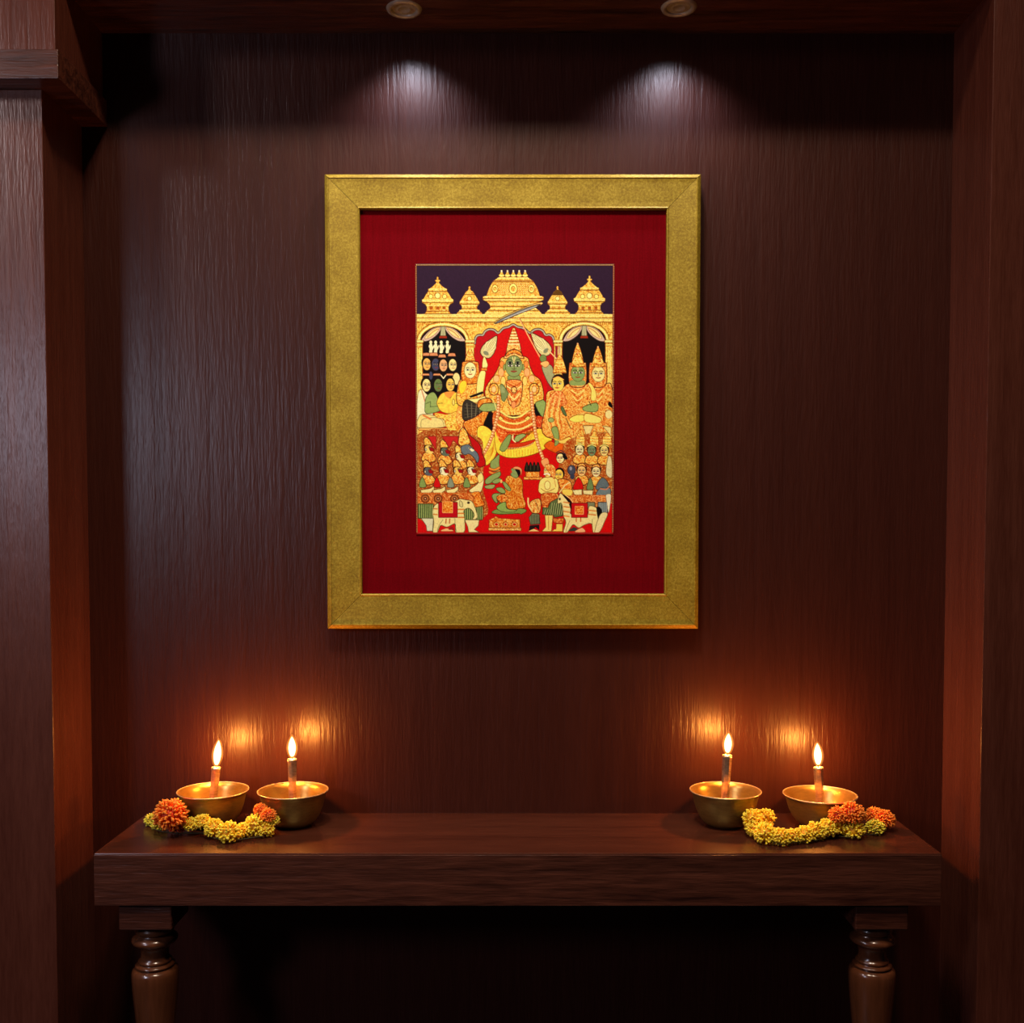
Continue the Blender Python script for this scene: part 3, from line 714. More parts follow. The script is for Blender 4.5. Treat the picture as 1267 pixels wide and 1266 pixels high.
E(681.5, 519, 3.6, 2.8, (150, 168, 100), (60, 60, 36))
P([(673, 552), (680, 545), (688, 548), (700, 547), (709, 542), (711, 556), (700, 560), (688, 560)], (208, 96, 24), (140, 50, 14), 0.6, tex='s')
P([(684, 541), (694, 544), (704, 540), (708, 546), (694, 548)], (248, 204, 100), (170, 90, 24), 0.5)
P([(686, 551), (687, 545), (691, 545), (690, 549)], (140, 160, 92), (60, 72, 36), 0.4)

# --- lower left crowd: tall-crowned courtiers in profile
P([(514.5, 538), (586, 538), (598, 560), (596, 600), (598, 640), (514.5, 640)], (150, 78, 28), None, tex='o', h=0.3)
P([(528, 539), (539, 539), (538.5, 556)], (186, 44, 40), (110, 30, 20), 0.5, False); P([(546, 539), (566, 539), (568, 552), (560, 544), (555, 554)], (186, 44, 40), (110, 30, 20), 0.5, False)
P([(576, 536), (592, 548), (596, 560), (600, 574), (590, 576), (586, 556)], (180, 24, 26), (60, 16, 16), 0.6)
def profile(x, y, skin, hat, s=1.0, d=1, muzzle=(150, 20, 26), ph=12):
    P([(x - 8, y + 14), (x - 7, y + 7), (x - 3, y + 4), (x + 3, y + 4), (x + 8, y + 8), (x + 9, y + 14), (x, y + 17)], (236, 170, 70), (84, 34, 14), 0.9, tex='o', h=0.6)
    P([(x - 5 * s, y - 4 * s), (x - 4.4 * s - d * 1.2, y - ph * s), (x - 1.5 * s - d * 1.2, y - (ph + 3) * s), (x + 1.5 * s, y - ph * s), (x + 5.4 * s, y - 5 * s)], GOLD, (88, 34, 14), 0.9, False, 'o', 0.8)
    E(x - d * 2.4 * s, y - 1 * s, 3.2 * s, 4.4 * s, BLK, None)
    E(x, y, 4.6 * s, 5.2 * s, skin, (70, 40, 24), 0.5)
    P([(x + d * 1 * s, y - 1.6 * s), (x + d * 4 * s, y - 2 * s), (x + d * 7.2 * s, y + 0.6 * s), (x + d * 6 * s, y + 3 * s), (x + d * 3 * s, y + 2.6 * s)], muzzle, (80, 14, 14), 0.5)
    P([(x + d * 1 * s, y + 2.8 * s), (x + d * 6 * s, y + 3.2 * s), (x + d * 4 * s, y + 5.6 * s), (x, y + 5.4 * s)], skin, None)
    E(x + d * 1.4 * s, y - 2.4 * s, 1.2 * s, 0.8 * s, WHT, BLK, 0.4); E(x + d * 1.4 * s, y - 2.4 * s, .5 * s, .5 * s, BLK, None)
    E(x - d * 3 * s, y + 0.5 * s, 0.9 * s, 1.6 * s, (246, 230, 190), BLK, 0.4)
profile(529, 555, (236, 200, 110), GOLD); profile(549, 558, (96, 110, 92), GOLD); profile(567.5, 564, (244, 220, 160), GOLD, 0.95)
P([(566, 548), (568, 532), (572, 528), (576, 532), (582, 547), (577, 551), (569, 551)], GOLD, (88, 34, 14), 0.9, False, 'o', .8)
P([(570, 552), (576, 549.5), (580, 550), (586, 556), (590, 560), (592, 566), (590, 572), (586, 566), (580, 561), (574, 562), (570, 558)], (104, 116, 122), (40, 44, 50), 0.6)
P([(579, 553), (586, 556), (583, 558)], WHT, None); E(580.6, 554, .8, .8, BLK, None)
for x, y, c in ((528, 582.5, (92, 98, 104)), (547.5, 582, (244, 226, 178)), (565, 582, (238, 190, 96)), (582, 582, (246, 228, 180))): profile(x, y, c, GOLD, 0.98)
for x, c in ((521.5, (128, 150, 84)), (539.5, (196, 24, 26)), (556.5, (132, 142, 120)), (576.5, (122, 146, 84))):
    P([(x - 3.6, 602), (x - 3, 595), (x, 590), (x + 3, 595), (x + 4.4, 602)], c, (60, 40, 24), 0.6)
for a, b in ((519, 536), (534, 550), (551, 566)):
    P([(a, 606), (b - 5, 604), (b, 601), (b, 606), (b - 4, 609), (a + 2, 612)], (226, 212, 144), (90, 60, 30), 0.6, False)
P([(580, 606), (590, 598), (594, 590), (592, 586), (595, 584), (598, 590), (597, 600), (593, 609), (583, 609)], (226, 214, 150), (90, 60, 30), 0.6)
P([(590, 590), (592, 586), (596, 586), (597, 593), (592, 597)], (250, 214, 130), (160, 80, 30), 0.5)
# skirts, wheels
R(514.5, 609, 594, 624, (190, 100, 40), None, 'o')
R(516, 623, 535, 641, (96, 118, 66), (36, 50, 26)); R(573, 626, 596, 643, (96, 118, 66), (36, 50, 26))
for x in np.arange(518, 534, 2.6): L([(x, 624), (x - .3, 640)], (166, 178, 110), 0.8); L([(x + 1.3, 624), (x + 1, 640)], (40, 56, 30), 0.6)
for x in np.arange(575, 596, 2.6): L([(x, 627), (x, 642)], (166, 178, 110), 0.8); L([(x + 1.3, 627), (x + 1.3, 642)], (40, 56, 30), 0.6)
for x in (525, 541, 561.5): E(x, 616.5, 5, 5, (150, 84, 40), (80, 36, 16), 0.8); E(x, 616.5, 2.8, 2.8, (96, 40, 22), (206, 140, 80), 0.6); E(x, 616.5, .9, .9, (226, 180, 130), None)
P([(582, 610), (592, 608), (595, 616), (598.5, 624), (588, 627), (584, 624), (586, 616)], (214, 124, 36), (120, 50, 16), 0.6, tex='o')
P([(520, 641), (535, 641), (534, 657), (527, 657), (526, 650)], (206, 206, 170), (90, 80, 60), 0.6, False)
# elephant
P([(534, 634), (536, 626), (542, 622), (552, 622), (562, 620), (568, 617), (575, 618), (583, 620), (587, 628), (590, 638), (588, 642), (584, 642), (586, 637), (583, 631), (578, 628.5), (573, 632), (574, 642), (573.5, 658), (563, 658.5), (562, 648), (552, 652), (544, 650), (540, 658.5), (534.5, 658.5), (535.5, 646)], (222, 210, 142), (80, 70, 40), 0.7)
E(578.8, 621.6, 1.5, 1.4, (60, 40, 40), (80, 70, 40), 0.5); P([(568, 619), (571.5, 622), (571, 627), (567.5, 625)], (200, 190, 130), (90, 80, 50), 0.5)
R(541.5, 621, 565, 640, (178, 20, 34), (90, 14, 18)); R(546.5, 620.5, 559, 634, (216, 124, 30), (250, 190, 110), 'o')
for y in (630, 635, 640): L([(566, y), (573, y)], (200, 124, 56), 1.5)
for y in (629, 636): L([(535.5, y), (540, y + .5)], (200, 124, 56), 1.5)
for x in (551, 555.5): L([(x, 642), (x - .5, 647)], (176, 90, 40), 1.3)
L([(562, 641), (562, 650), (564, 658)], (110, 100, 60), 0.5, True); L([(547, 643), (542, 650), (540, 657)], (110, 100, 60), 0.5, True)
P([(544, 657), (552, 653.5), (560, 657)], (240, 180, 120), (140, 70, 40), 0.4); P([(554, 655), (557, 651), (561, 655)], (150, 40, 34), None)
P([(574, 643), (592, 643), (591, 650), (586, 655), (592, 658.5), (579, 658.5), (578, 652)], (226, 210, 150), (90, 80, 50), 0.6, False)

# --- centre front: kneeling green figure, stool, offering stand, small attendant
P([(625, 592), (630, 588), (642, 590), (646, 596), (646.5, 612), (650, 624), (646, 629), (630, 630), (625, 622), (624, 608)], (202, 122, 34), (110, 50, 16), 0.7, tex='o', h=0.8)
P([(632, 588), (631, 582), (634, 578.5), (640, 578.5), (643, 582), (641, 588), (638, 591)], (134, 152, 94), (60, 70, 36), 0.6)
P([(637, 580), (642, 579), (643.5, 584), (641.5, 589), (639, 584)], BLK, None); P([(634, 579), (639, 576.5), (645, 580), (644, 588), (642.5, 581)], (222, 150, 100), (140, 60, 30), 0.5); E(631.4, 583, 1.6, 2, (196, 50, 36), None)
P([(613, 604), (619, 602.5), (624, 606), (624, 610), (618, 609)], GRN, (50, 62, 34), 0.6); P([(621, 596), (625, 596.5), (631, 604), (630, 607), (625, 604)], GRN, (50, 62, 34), 0.6)
E(619.6, 595, 1.4, 2.2, (238, 190, 110), None)
P([(608, 614), (610, 610.5), (616, 610), (624, 612), (626, 619), (618, 622), (614, 616), (615, 622), (611, 620)], GRN, (50, 62, 34), 0.7)
P([(614, 614), (622, 611), (628, 616), (622, 622), (616, 619)], (206, 120, 40), (110, 50, 16), 0.5, tex='o')
P([(614, 628), (618, 623), (625, 621), (627, 629), (640, 631), (641, 634), (622, 634)], (138, 166, 88), (50, 62, 34), 0.7)
P([(608, 633), (614, 630), (622, 633), (636, 633), (641, 629), (650, 630), (650, 633), (644, 636), (641, 635), (620, 636), (610, 635)], (120, 146, 76), (50, 62, 34), 0.6)
P([(604.5, 643), (610, 640.5), (613, 638.5), (617, 641), (643, 642.5), (643, 655.5), (604.5, 655.5)], (206, 132, 44), (110, 50, 16), 0.6, False, 'o', 0.8)
R(603.8, 653, 644.5, 656.5, (230, 170, 90), (120, 60, 20), 'g')
for x, r in ((613.5, 2.6), (625, 2), (636, 2.6)): E(x, 648.6, r + .9, 2.8, (238, 180, 100), (120, 50, 20), 0.5); E(x, 648.6, r * .75, 1.6, (190, 24, 30), None)
R(647.5, 589.5, 670.5, 593, (226, 150, 60), (120, 50, 16), 'o'); R(650, 583, 667, 590, (220, 140, 50), (120, 50, 16), 'o')
for k in range(4):
    x = 651.4 + 4.6 * k; P([(x - 2.8, 582), (x - 2, 576), (x, 571), (x + 2, 576), (x + 2.8, 582)], (40, 34, 26), (16, 10, 12), 0.5); L([(x, 574), (x, 581)], (92, 84, 56), 0.5)
P([(655, 622), (660, 618), (667, 617), (669, 624), (667, 634), (658, 634), (655, 628)], (226, 170, 84), (60, 36, 20), 0.6, tex='o'); L([(653, 616), (653.4, 624), (656, 629)], (236, 196, 130), 2.0, True); L([(662, 619), (666, 630)], INK, 0.6)
P([(654, 640), (658, 635), (667, 636), (668, 648), (656, 649)], (118, 124, 92), (50, 50, 36), 0.6, False)
for x in np.arange(657, 668, 2): L([(x, 637), (x - .2, 648)], (52, 56, 40), 0.6)
P([(655, 650), (667, 649), (667, 656), (662, 652), (658, 657), (654, 656)], (40, 26, 30), None, sm=False); P([(652, 657.5), (660, 654), (668, 657.5)], (232, 190, 120), (120, 60, 30), .4, False)

# --- lower right crowd
P([(704, 543), (757, 540), (757, 622), (700, 622), (690, 590), (694, 565)], (160, 84, 30), None, tex='o', h=0.3)
for x, t_ in ((718, 531), (735, 533), (751, 535)):
    P([(x - 6, 549), (x - 5, 541), (x - 1, t_), (x + 2, t_), (x + 5, 541), (x + 6, 551)], GOLD, (160, 80, 26), 0.5, False, 'o', .8)
    for q in (540, 543.5, 547): L([(x - 5, q), (x + 5, q + .5)], (255, 226, 130), 0.7)
for x, y in ((717, 556), (732, 557), (747.5, 557), (719.5, 582), (737.5, 583)): P([(x - 8, y + 15), (x - 7, y + 8), (x - 2, y + 5), (x + 3, y + 5), (x + 7.5, y + 8), (x + 8, y + 15), (x, y + 18)], (238, 172, 72), (84, 34, 14), 0.9, tex='o', h=0.6)
for x, y, c in ((717, 556, (244, 222, 162)), (732, 557, (116, 140, 102)), (747.5, 557, (242, 206, 126))):
    face(x, y, 5.0, 6.6, c, BLK, 0, False, True); L([(x - 5, y - 5.5), (x, y - 7.6), (x + 5, y - 5.5)], GLT, 1.4, True)
P([(750, 585), (752, 566), (755, 564), (757, 570), (757, 590)], (214, 204, 156), (110, 90, 60), 0.5)
face(693, 566.5, 4.8, 6, (246, 216, 150), (36, 16, 30), -0.4); P([(697, 560), (702, 566), (700, 568), (696, 565)], BLK, None)
L([(688, 560), (694, 557), (700, 562)], (70, 40, 60), 1.0, True)
face(691.5, 587, 5.2, 7, (244, 196, 84), (36, 20, 24), -0.5); E(707, 581, 5, 6.2, (72, 76, 90), (30, 30, 40)); E(706, 579, 1.6, 2.4, (150, 150, 160), None); E(708, 589, 3, 3.6, (62, 66, 82), None)
for x, y, c in ((719.5, 582, (240, 190, 120)), (737.5, 583, (240, 214, 156))):
    face(x, y, 5.2, 6.6, c, BLK, 0, False, True)
    P([(x - 6, y - 4.6), (x - 3, y - 9), (x + 3, y - 9.4), (x + 6.5, y - 4), (x, y - 6.5)], (236, 176, 84), (88, 34, 14), 0.9, False, 'o')
# man with folded hands
P([(666, 602), (668, 594), (674, 590), (684, 590), (690, 594), (691, 604), (688, 610), (676, 613), (667, 609)], (246, 212, 122), (120, 70, 30), 0.7)
E(677, 600, 3.6, 5.4, (250, 220, 136), (150, 90, 40), 0.6); L([(669, 604), (676, 608), (686, 604)], (140, 84, 36), 0.7, True); L([(686, 594), (687.5, 602)], (170, 100, 44), 0.6)
E(677.5, 583, 5, 7.4, (242, 196, 110), (110, 60, 30), 0.5); P([(674, 576), (682, 574), (687, 580), (686, 592), (682, 588)], (226, 150, 70), (140, 70, 24), 0.5, tex='o')
E(674.6, 581, 1, .8, WHT, BLK, .4); L([(673, 586.4), (677, 585.4), (680, 587)], (250, 240, 220), 1.1, True); L([(673.6, 587.8), (677, 587.4)], (150, 40, 30), .6)
P([(670, 611), (688, 610), (690, 616), (680, 622), (677, 629), (671, 627)], (190, 96, 36), (100, 44, 16), 0.6, tex='o')
P([(671, 628), (678, 628), (681, 621), (690, 616), (696, 625), (696, 638), (686, 640), (684, 637), (671, 636)], (94, 110, 68), (36, 46, 26), 0.6, False)
for x in np.arange(673, 696, 2.7): L([(x + 2, 622 if x > 680 else 630), (x, 636)], (170, 178, 120), .7); L([(x + 3.2, 622 if x > 680 else 630), (x + 1.2, 636)], (34, 44, 26), .6)
P([(674, 637), (684, 637), (683, 648), (682, 657.5), (670, 657.5), (675, 652)], (242, 204, 112), (110, 60, 24), 0.6, False); L([(678.5, 638), (678.5, 655)], (170, 110, 50), .6)
P([(684, 641), (698, 641), (697, 647), (685, 646.5)], (200, 104, 40), (110, 50, 20), .5, False, 'o'); P([(688, 648), (696, 648), (696, 657.5), (682, 657.5), (688, 653)], (240, 196, 90), (130, 70, 24), .5, False); R(684, 650, 688, 655, (176, 30, 34))
P([(690, 594), (698, 592), (706, 596), (707, 606), (696, 608)], (222, 136, 46), (88, 34, 14), 0.9, tex='o'); L([(692, 609), (699, 600), (705, 596)], (246, 206, 140), 1.3, True); P([(696, 605), (708, 606), (706, 613), (697, 611)], (246, 200, 90), (150, 80, 24), .5)
for a, b, c in ((709.5, 721, (196, 26, 24)), (726, 734, (110, 134, 84)), (738, 753, (98, 112, 116))):
    P([(a, 605), (a + 1.4, 597), ((a + b) / 2, 590.5), (b - 1, 596), (b, 605)], c, (60, 36, 24), 0.6)
P([(738, 613), (742, 604), (752, 603), (756, 606), (753, 614)], (110, 124, 126), (50, 56, 60), .6)
L([(743, 604), (750, 605), (754, 601)], (206, 124, 84), 1.2, True)
P([(708, 606), (720, 605), (720, 612), (711, 612)], (226, 212, 150), (90, 60, 30), .6, False); P([(721, 606), (734, 606), (733, 612), (722, 611)], (226, 212, 150), (90, 60, 30), .6, False)
R(706, 612, 752, 622, (200, 112, 46), None, 'o'); P([(734, 613), (748, 615), (751, 618), (744, 622), (736, 620)], (190, 100, 40), (240, 170, 110), .6, tex='o')
R(726, 621, 736, 628, (120, 128, 96), (60, 50, 36)); R(740, 621, 752, 634, (104, 118, 120), (40, 50, 56))
for x in np.arange(741.5, 752, 2.2): L([(x, 622), (x, 633.5)], (168, 176, 172), .6)
P([(750, 612), (756, 612), (755, 626), (753, 634), (751, 622)], (220, 214, 180), (120, 110, 90), .5)
# horse
P([(690, 617), (693, 610), (697, 613), (703, 620), (706, 630), (707, 636), (726, 638), (729, 626), (738, 628), (741, 636), (740, 644), (739, 658), (734, 658.5), (732, 648), (724, 649), (716, 653), (709, 649), (702, 658.5), (697, 658), (700, 646), (697, 638), (696, 628), (694, 622), (690, 623)], (222, 208, 142), (90, 76, 46), .7)
P([(696, 612), (701, 614), (708, 622), (710, 630), (707, 630), (703, 621)], (34, 16, 20), None); L([(699, 612), (706, 617), (710, 624)], (240, 200, 140), .8, True)
E(692.4, 617, 1.1, 1.5, (60, 50, 36), (90, 76, 46), .4)
for y in (621, 626.5, 632.5, 638): L([(697.5, y), (704, y + 1)], (206, 132, 66), 1.6)
for y in (631, 636): L([(728, y), (737, y + 1)], (206, 132, 66), 1.6)
R(707, 622, 727, 640, (186, 24, 30), (90, 14, 18)); R(711.5, 626, 722, 636, (212, 110, 30), (246, 180, 110), 'o')
for x in (713, 718.5): L([(x, 641), (x, 645)], (190, 100, 50), 1.3)
P([(738, 628), (742, 627), (745, 632), (744, 640), (742, 648), (740, 642)], BLK, None)
P([(743, 636), (752, 635), (748, 646), (742, 658), (736, 658)], (222, 206, 150), (90, 76, 46), .6); R(747, 640, 757, 657, (184, 24, 26)) if False else None
L([(705, 644), (702, 651), (700, 658)], (120, 104, 66), .5, True); L([(733, 642), (733, 652), (734, 658)], (120, 104, 66), .5, True)
P([(704, 657), (710, 652), (716, 656)], (60, 64, 56), None); P([(711, 658), (720, 653), (724, 658)], (236, 170, 120), (150, 80, 50), .4)

# borders of the painting: beaded edge
R(513, 326, 760, 329, (66, 16, 20)); R(513, 326, 515.4, 662, (96, 30, 22)); R(757.4, 326, 760, 662, (110, 44, 30)); R(513, 658.6, 760, 662, (112, 8, 18))
L([(514.5, 659.4), (758.5, 659.4)], (190, 60, 54), 0.7)
for x in np.arange(515.5, 758.5, 2.0): E(x, 328.2, 0.75, 0.7, (222, 190, 130), (110, 70, 40), .3, h=1)
for y in np.arange(330, 659, 2.2):
    E(514.6, y, 0.7, 0.75, (214, 168, 104), (110, 50, 30), .3, h=1); E(758.6, y, 0.7, 0.75, (222, 170, 120), (110, 50, 30), .3, h=1)

# raster -> relief grid
q = 3
small = IMG.reshape(PH * K // q, q, PW * K // q, q, 3).mean(axis=(1, 3))
hs = HGT.reshape(PH * K // q, q, PW * K // q, q).mean(axis=(1, 3))
rows, cols = small.shape[:2]
ca, cb = at_d(513.4, 326, FD + 0.0088), at_d(759.4, 662, FD + 0.0088)
gxs = np.linspace(ca.x, cb.x, cols); gzs = np.linspace(ca.z, cb.z, rows)
Yb = -0.0212
vx, vz = np.meshgrid(gxs, gzs)
vy = Yb - 0.0006 * np.clip(hs, -0.5, 1.6)
vy[0, :] = vy[-1, :] = -0.0194; vy[:, 0] = vy[:, -1] = -0.0194
co = np.stack([vx, vy, vz], -1).reshape(-1, 3).astype(np.float32)
idx = np.arange(rows * cols).reshape(rows, cols)
quads = np.stack([idx[:-1, :-1], idx[1:, :-1], idx[1:, 1:], idx[:-1, 1:]], -1).reshape(-1, 4).astype(np.int32)
me = bpy.data.meshes.new('painted_panel')
me.vertices.add(len(co)); me.vertices.foreach_set('co', co.ravel())
me.loops.add(quads.size); me.loops.foreach_set('vertex_index', quads.ravel())
me.polygons.add(len(quads)); me.polygons.foreach_set('loop_start', np.arange(0, quads.size, 4, dtype=np.int32))
me.polygons.foreach_set('loop_total', np.full(len(quads), 4, np.int32))
me.polygons.foreach_set('use_smooth', np.ones(len(quads), bool))
me.update(calc_edges=True); me.validate()
at = me.color_attributes.new('paint', 'FLOAT_COLOR', 'POINT')
small = np.clip((small - 0.45) * 1.22 + 0.475, 0.02, 1)
lin = s2l(small * 255.0).reshape(-1, 3)
rgba = np.ones((len(lin), 4), np.float32); rgba[:, :3] = lin
at.data.foreach_set('color', rgba.ravel())
m, nt, b = mat('gilded_paint')
a = node(nt, 'ShaderNodeVertexColor'); a.layer_name = 'paint'
nt.links.new(a.outputs[0], b.inputs['Base Color']); b.inputs['Roughness'].default_value = 0.5
b.inputs['Specular IOR Level'].default_value = 0.15
me.materials.append(m)
pp = bpy.data.objects.new('painted_panel', me); C.objects.link(pp); local(pp, frame)
del IMG, HGT, xx, yy, N1, N2, N3, N4

# ---------------------------------------------------------------- bowls and candles
BOWLS = []
def bowl(cx, cy, rw, d, label):
    """cx, cy: rim centre and rw: rim half width in the photograph; d: distance"""
    c = at_d(cx, cy, d); R_ = rw * (d + 0.01) / F_PX
    H = c.z - TZ
    t = thing('brass_bowl', label, 'bowl', (c.x, c.y, TZ), 'brass bowls on the table')
    fr = [(0.0, 0.0), (0.36, 0.0), (0.44, 0.012), (0.54, 0.06), (0.655, 0.16), (0.745, 0.29), (0.815, 0.44), (0.868, 0.60), (0.905, 0.76), (0.935, 0.88), (0.965, 0.945), (1.0, 0.985), (1.003, 1.0), (0.992, 1.006)]
    th = 0.0013
    outer = [(r * R_, h * H) for r, h in fr]
    obj('bowl_body', lathe_bm(outer, 72), M['brass'], t, True)
    inner = [(max(0.0, r * R_ - th), h * H + (th * 1.5 if h < 0.3 else 0)) for r, h in fr[:-1]]
    inner = inner[::-1]
    inner = [outer[-1]] + inner[1:]
    inner[-1] = (0.0, inner[-2][1])
    obj('bowl_lining', lathe_bm(inner, 72), M['brass_in'], t, True)
    # rolled lip
    bm = bmesh.new(); n, k2 = 72, 8
    vs = [[bm.verts.new(((R_ * 0.997 + 0.0011 * math.cos(b_)) * math.cos(a_), (R_ * 0.997 + 0.0011 * math.cos(b_)) * math.sin(a_), H + 0.0011 * math.sin(b_)))
           for b_ in [2 * math.pi * j / k2 for j in range(k2)]] for a_ in [2 * math.pi * i / n for i in range(n)]]
    for i in range(n):
        for j in range(k2):
            bm.faces.new((vs[i][j], vs[(i + 1) % n][j], vs[(i + 1) % n][(j + 1) % k2], vs[i][(j + 1) % k2]))
    obj('rim', bm, M['rim'], t, True)
    BOWLS.append((c.x, c.y, [(h * H, r * R_) for r, h in fr]))
    return c, H

def candle(top_px, base_px, ytop, ytip, d, c, label, lean=0.0):
    z0 = TZ + 0.0035
    tp = at_d(top_px, ytop, d); tip = at_d(top_px, ytip, d)
    bx = at_d(base_px, 985, d).x
    slope = (tp.x - bx) / (tp.z - at_d(base_px, 985, d).z)
    x0 = tp.x - slope * (tp.z - z0)
    t = thing('candle', label, 'candle', (x0, c.y, z0), 'lit candles standing in the bowls')
    H = tp.z - z0
    t.rotation_euler = (0, math.atan(slope), 0)
    n = 40
    bm = bmesh.new(); rings = []
    R_ = 0.0074
    zs = [0, 0.2, 0.45, 0.7, 0.85, 0.93, 0.955, 0.975, 1.0, 1.0]
    rs = [0.80, 0.80, 0.84, 0.92, 0.98, 1.0, 1.10, 1.12, 1.04, 0.72]
    for f, r in zip(zs, rs):
        rings.append([bm.verts.new((R_ * r * (1 + (0.07 * math.cos(6 * a_ + 2 * f) + 0.035 * math.cos(11 * a_ + 1)) * (1 if f < 0.94 else 0.3)) * math.cos(a_),
                                    R_ * r * (1 + (0.07 * math.cos(6 * a_ + 2 * f) + 0.035 * math.cos(11 * a_ + 1)) * (1 if f < 0.94 else 0.3)) * math.sin(a_), f * H)) for a_ in [2 * math.pi * k / n for k in range(n)]])
    for a_, b_ in zip(rings, rings[1:]):
        for k in range(n): bm.faces.new((a_[k], a_[(k + 1) % n], b_[(k + 1) % n], b_[k]))
    obj('candle_stem', bm, M['stem'], t, True)
    obj('melted_wax', lathe_bm([(0, H - 0.0012), (0.003, H - 0.0010), (R_ * 0.76, H - 0.0002)], 24), M['wax'], t, True)
    obj('wick', lathe_bm([(0.0007, H - 0.001), (0.0007, H + 0.004), (0.0005, H + 0.0065), (0, H + 0.007)], 10), M['wick'], t, True)
    fh = tip.z - tp.z - 0.002
    pr = [(0, 0.0), (0.40, 0.02), (0.66, 0.10), (0.86, 0.22), (0.98, 0.35), (1.0, 0.46), (0.92, 0.59), (0.74, 0.72), (0.50, 0.84), (0.26, 0.93), (0.10, 0.98), (0, 1.0)]
    fl = obj('flame', lathe_bm([(r * 0.0100, h * (fh + 0.007) - 0.003) for r, h in pr], 28), M['flame'], t, True)
    fl.location = (0, 0, H + 0.0035)
    co_ = obj('flame_core', lathe_bm([(r * 0.0062, h * fh) for r, h in pr], 28), M['core'], fl, True)
    l = bpy.data.lights.new('candle_light', 'POINT'); l.energy = CANDLE_W; l.color = (1.0, 0.33, 0.05); l.shadow_soft_size = 0.007
    o = bpy.data.objects.new('candle_light', l); C.objects.link(o); o.parent = t
    o.location = (0, 0, H + 0.002 + fh * 0.45)
    return t
CANDLE_W = 1.5
BD = 1.724
specs = [
    (263.5, 978, 43.0, 267.5, 264, 949, 916, 'brass bowl at the far left, behind the orange flower of the left garland', 'short lit candle in the leftmost brass bowl'),
    (362.5, 978, 43.0, 361.5, 362, 939, 912, 'brass bowl second from the left, with no flowers in front of its right half', 'taller lit candle in the second brass bowl from the left'),
    (897.5, 978, 43.5, 900.0, 897, 934, 908, 'brass bowl second from the right, standing left of the right garland', 'taller lit candle, the left one of the right-hand pair, slightly leaning'),
    (1014.5, 983, 44.5, 1012.5, 1014, 949, 920, 'brass bowl at the far right, behind the right garland', 'short lit candle in the rightmost brass bowl'),
]
for cx, cy, rw, tx, bx, yt, ytip, bl, cl in specs:
    c, H = bowl(cx, cy, rw, BD, bl)
    candle(tx, bx, yt, ytip, BD, c, cl)

# ---------------------------------------------------------------- flower garlands
def flower_mesh(seed, inner, mid, tip, n=170):
    """round flower head of many short pointed florets, radius 1"""
    r = np.random.RandomState(seed)
    bm = bmesh.new(); lay_ = bm.loops.layers.float_color.new('petal')
    inner, mid, tip = [s2l(c_) for c_ in (inner, mid, tip)]
    def paint(f, cs):
        for lp, c_ in zip(f.loops, cs): lp[lay_] = (*c_, 1)
    ico = bmesh.ops.create_icosphere(bm, subdivisions=2, radius=0.72)
    for f in bm.faces: paint(f, [inner] * len(f.loops))
    for i in range(n):
        z = 1 - 2 * (i + 0.5) / n; a = i * 2.39996 + r.rand() * 0.5
        if z < -0.75: continue
        s = math.sqrt(max(0, 1 - z * z))
        d = Vector((s * math.cos(a), s * math.sin(a), z)) + Vector(r.randn(3) * 0.10); d.normalize()
        t = d.cross(Vector((r.randn(), r.randn(), r.randn()))).normalized(); b_ = d.cross(t)
        ln = 0.88 + 0.24 * r.rand(); w_ = (0.085 + 0.035 * r.rand()) * math.sqrt(170 / n); bend = t * (0.10 * r.randn())
        k = 0.85 + 0.3 * r.rand()
        lv = []
        for h_, ww in ((0.60, 0.6), (0.78, 1.0), (0.93, 1.2)):
            lv.append([bm.verts.new(d * (h_ * ln) + bend * ((h_ - 0.5) * 2) ** 2 + (t * math.cos(q_) * w_ * ww + b_ * math.sin(q_) * w_ * ww * 0.7)) for q_ in (0, 1.257, 2.513, 3.77, 5.027)])
        tipv = bm.verts.new(d * ln * 1.0 + bend)
        cols_ = [inner * k, mid * k, (mid * 0.45 + tip * 0.55) * min(k, 1.05), tip]
        for j in range(2):
            for m_ in range(5):
                f = bm.faces.new((lv[j][m_], lv[j][(m_ + 1) % 5], lv[j + 1][(m_ + 1) % 5], lv[j + 1][m_]))
                paint(f, [cols_[j], cols_[j], cols_[j + 1], cols_[j + 1]])
        for m_ in range(5):
            f = bm.faces.new((lv[2][m_], lv[2][(m_ + 1) % 5], tipv)); paint(f, [cols_[2], cols_[2], cols_[3]])
    me_ = bpy.data.meshes.new('flower_head'); bmesh.ops.recalc_face_normals(bm, faces=bm.faces); bm.to_mesh(me_); bm.free()
    for p in me_.polygons: p.use_smooth = True
    me_.materials.append(M['petal'])
    return me_
VAR = {
    'Y': [flower_mesh(s_, (222, 160, 8), (255, 214, 16), (255, 234, 80)) for s_ in (1, 2, 3)],
    'G': [flower_mesh(s_, (170, 145, 10), (232, 210, 30), (244, 230, 90)) for s_ in (4, 5)],
    'O': [flower_mesh(s_, (216, 66, 4), (255, 118, 10), (255, 158, 50), 300) for s_ in (6, 7)],
    'D': [flower_mesh(s_, (160, 26, 6), (232, 64, 10), (248, 118, 40)) for s_ in (8,)],
}
def hits_bowl(p, rh, rv, bw):
    bx, by, pr = bw
    d = math.hypot(p.x - bx, p.y - by)
    for k in range(-8, 9):
        dz = rv * k / 8.0
        h_ = p.z + dz - TZ
        if h_ < 0 or h_ > pr[-1][0] + 0.002: continue
        R_ = np.interp(h_, [q[0] for q in pr], [q[1] for q in pr]) + 0.0015
        if d < R_ + rh * math.sqrt(max(0.0, 1 - (dz / rv) ** 2)) * 1.05: return True
    return False

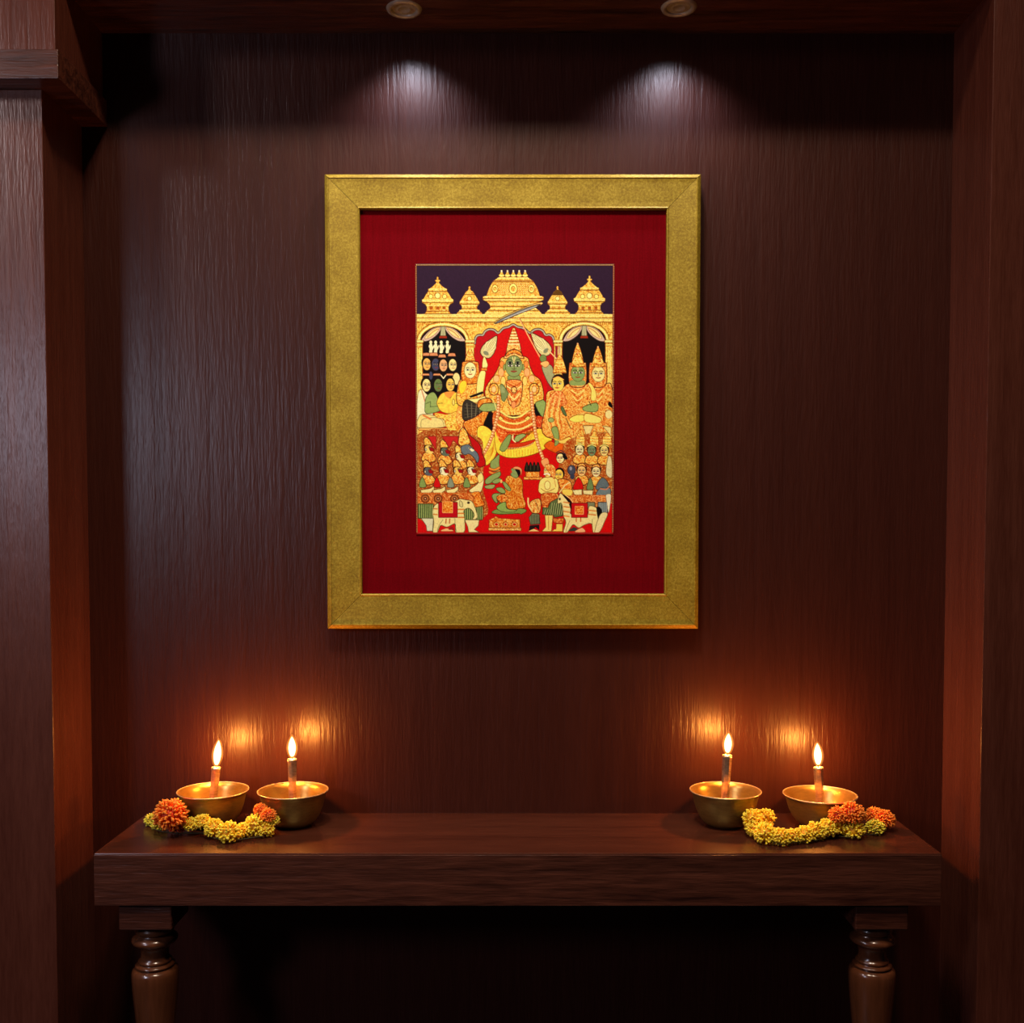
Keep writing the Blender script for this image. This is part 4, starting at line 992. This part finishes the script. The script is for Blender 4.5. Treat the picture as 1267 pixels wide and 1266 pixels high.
def garland(label, heads, string):
    """heads: (px, py, radius px, kind, squash)"""
    pts = []
    for px, py, rp, kd, sq, *lift in heads:
        lf = lift[0] if lift else 0.0
        r = rp * 1.62 / F_PX
        p = at_z(px, py, TZ + r * sq * 0.84 + lf)
        r = rp * (p.y + WALL_D) / F_PX
        for _ in range(60):         # lean against the bowl instead of sinking into it
            if not any(hits_bowl(p, r * 1.03, r * sq, bw) for bw in BOWLS): break
            lf += 0.001
            p = at_z(px, py, TZ + r * sq * 0.84 + lf); r = rp * (p.y + WALL_D) / F_PX
        pts.append((p, r, kd, sq))
    c0 = sum((p for p, *_ in pts), Vector()) / len(pts)
    t = thing('flower_garland', label, 'garland', (c0.x, c0.y, TZ))
    for i, (p, r, kd, sq) in enumerate(pts):
        o = bpy.data.objects.new('flower_head', VAR[kd][i % len(VAR[kd])]); C.objects.link(o); o.parent = t
        o.location = p - Vector(t.location)
        o.scale = (r * 1.03, r * 1.03, r * sq)
        o.rotation_euler = (0, 0, random.uniform(0, 6.28))
    cu = bpy.data.curves.new('thread', 'CURVE'); cu.dimensions = '3D'; cu.bevel_depth = 0.0009; cu.bevel_resolution = 2
    sp = cu.splines.new('POLY'); q_ = [at_z(a_, b_, TZ + 0.0045) for a_, b_ in string]; sp.points.add(len(q_) - 1)
    for s_, v in zip(sp.points, q_): s_.co = (*(v - Vector(t.location)), 1)
    tmp = bpy.data.objects.new('tmp', cu); C.objects.link(tmp)
    dg = bpy.context.evaluated_depsgraph_get()
    me_ = bpy.data.meshes.new_from_object(tmp.evaluated_get(dg)); bpy.data.objects.remove(tmp)
    me_.materials.clear(); me_.materials.append(M['string'])
    o = bpy.data.objects.new('thread', me_); C.objects.link(o); o.parent = t
    return t
garland('garland of yellow flowers with one big orange flower, before the two left bowls',
        [(188, 1015, 9.5, 'G', .9), (197, 1020, 9.5, 'G', .9), (211, 1008, 21, 'O', .95, .004), (219, 1022, 11, 'D', .9, .002), (236, 1020, 10.0, 'Y', .9, .006), (251, 1017, 11, 'Y', .9, .008),
         (265, 1025, 12.5, 'Y', 1, .003), (283, 1030, 15.5, 'Y', .9), (303, 1028, 12, 'Y', .9), (316, 1022, 14.5, 'Y', 1, .002), (328, 1026, 12, 'Y', .95), (322, 1002, 8.5, 'O', .95, .016), (332, 1009, 10, 'O', .95, .010), (339, 1015, 7.5, 'G', .9, .006)],
        [(190, 1026), (200, 1029), (216, 1031), (237, 1031), (252, 1031), (265, 1037), (285, 1041), (303, 1038), (325, 1035), (334, 1030)])
garland('garland of yellow flowers with two orange clusters, before the two right bowls',
        [(931, 1013, 12.5, 'Y', 1, .010), (947, 1012, 12.5, 'Y', .95, .010), (935, 1025, 12.5, 'Y', 1, .002), (947, 1032, 14.5, 'Y', .95), (966, 1036, 12.5, 'Y', .95), (982, 1035, 11.5, 'Y', .9), (996, 1033, 11.5, 'Y', 1), (1009, 1029, 13, 'Y', 1),
         (1024, 1025, 12.5, 'Y', 1, .003), (1036, 1022, 12, 'Y', .95, .004), (1056, 1027, 14, 'Y', .9), (1037, 1009, 12, 'O', .95, .016), (1054, 1006, 15, 'O', .95, .014), (1082, 1010, 12, 'O', .95, .009), (1094, 1014, 13, 'O', .95, .006), (1083, 1024, 12, 'G', .85)],
        [(935, 1034), (947, 1041), (966, 1045), (982, 1043), (1009, 1040), (1030, 1034), (1056, 1037), (1070, 1033), (1086, 1032)])
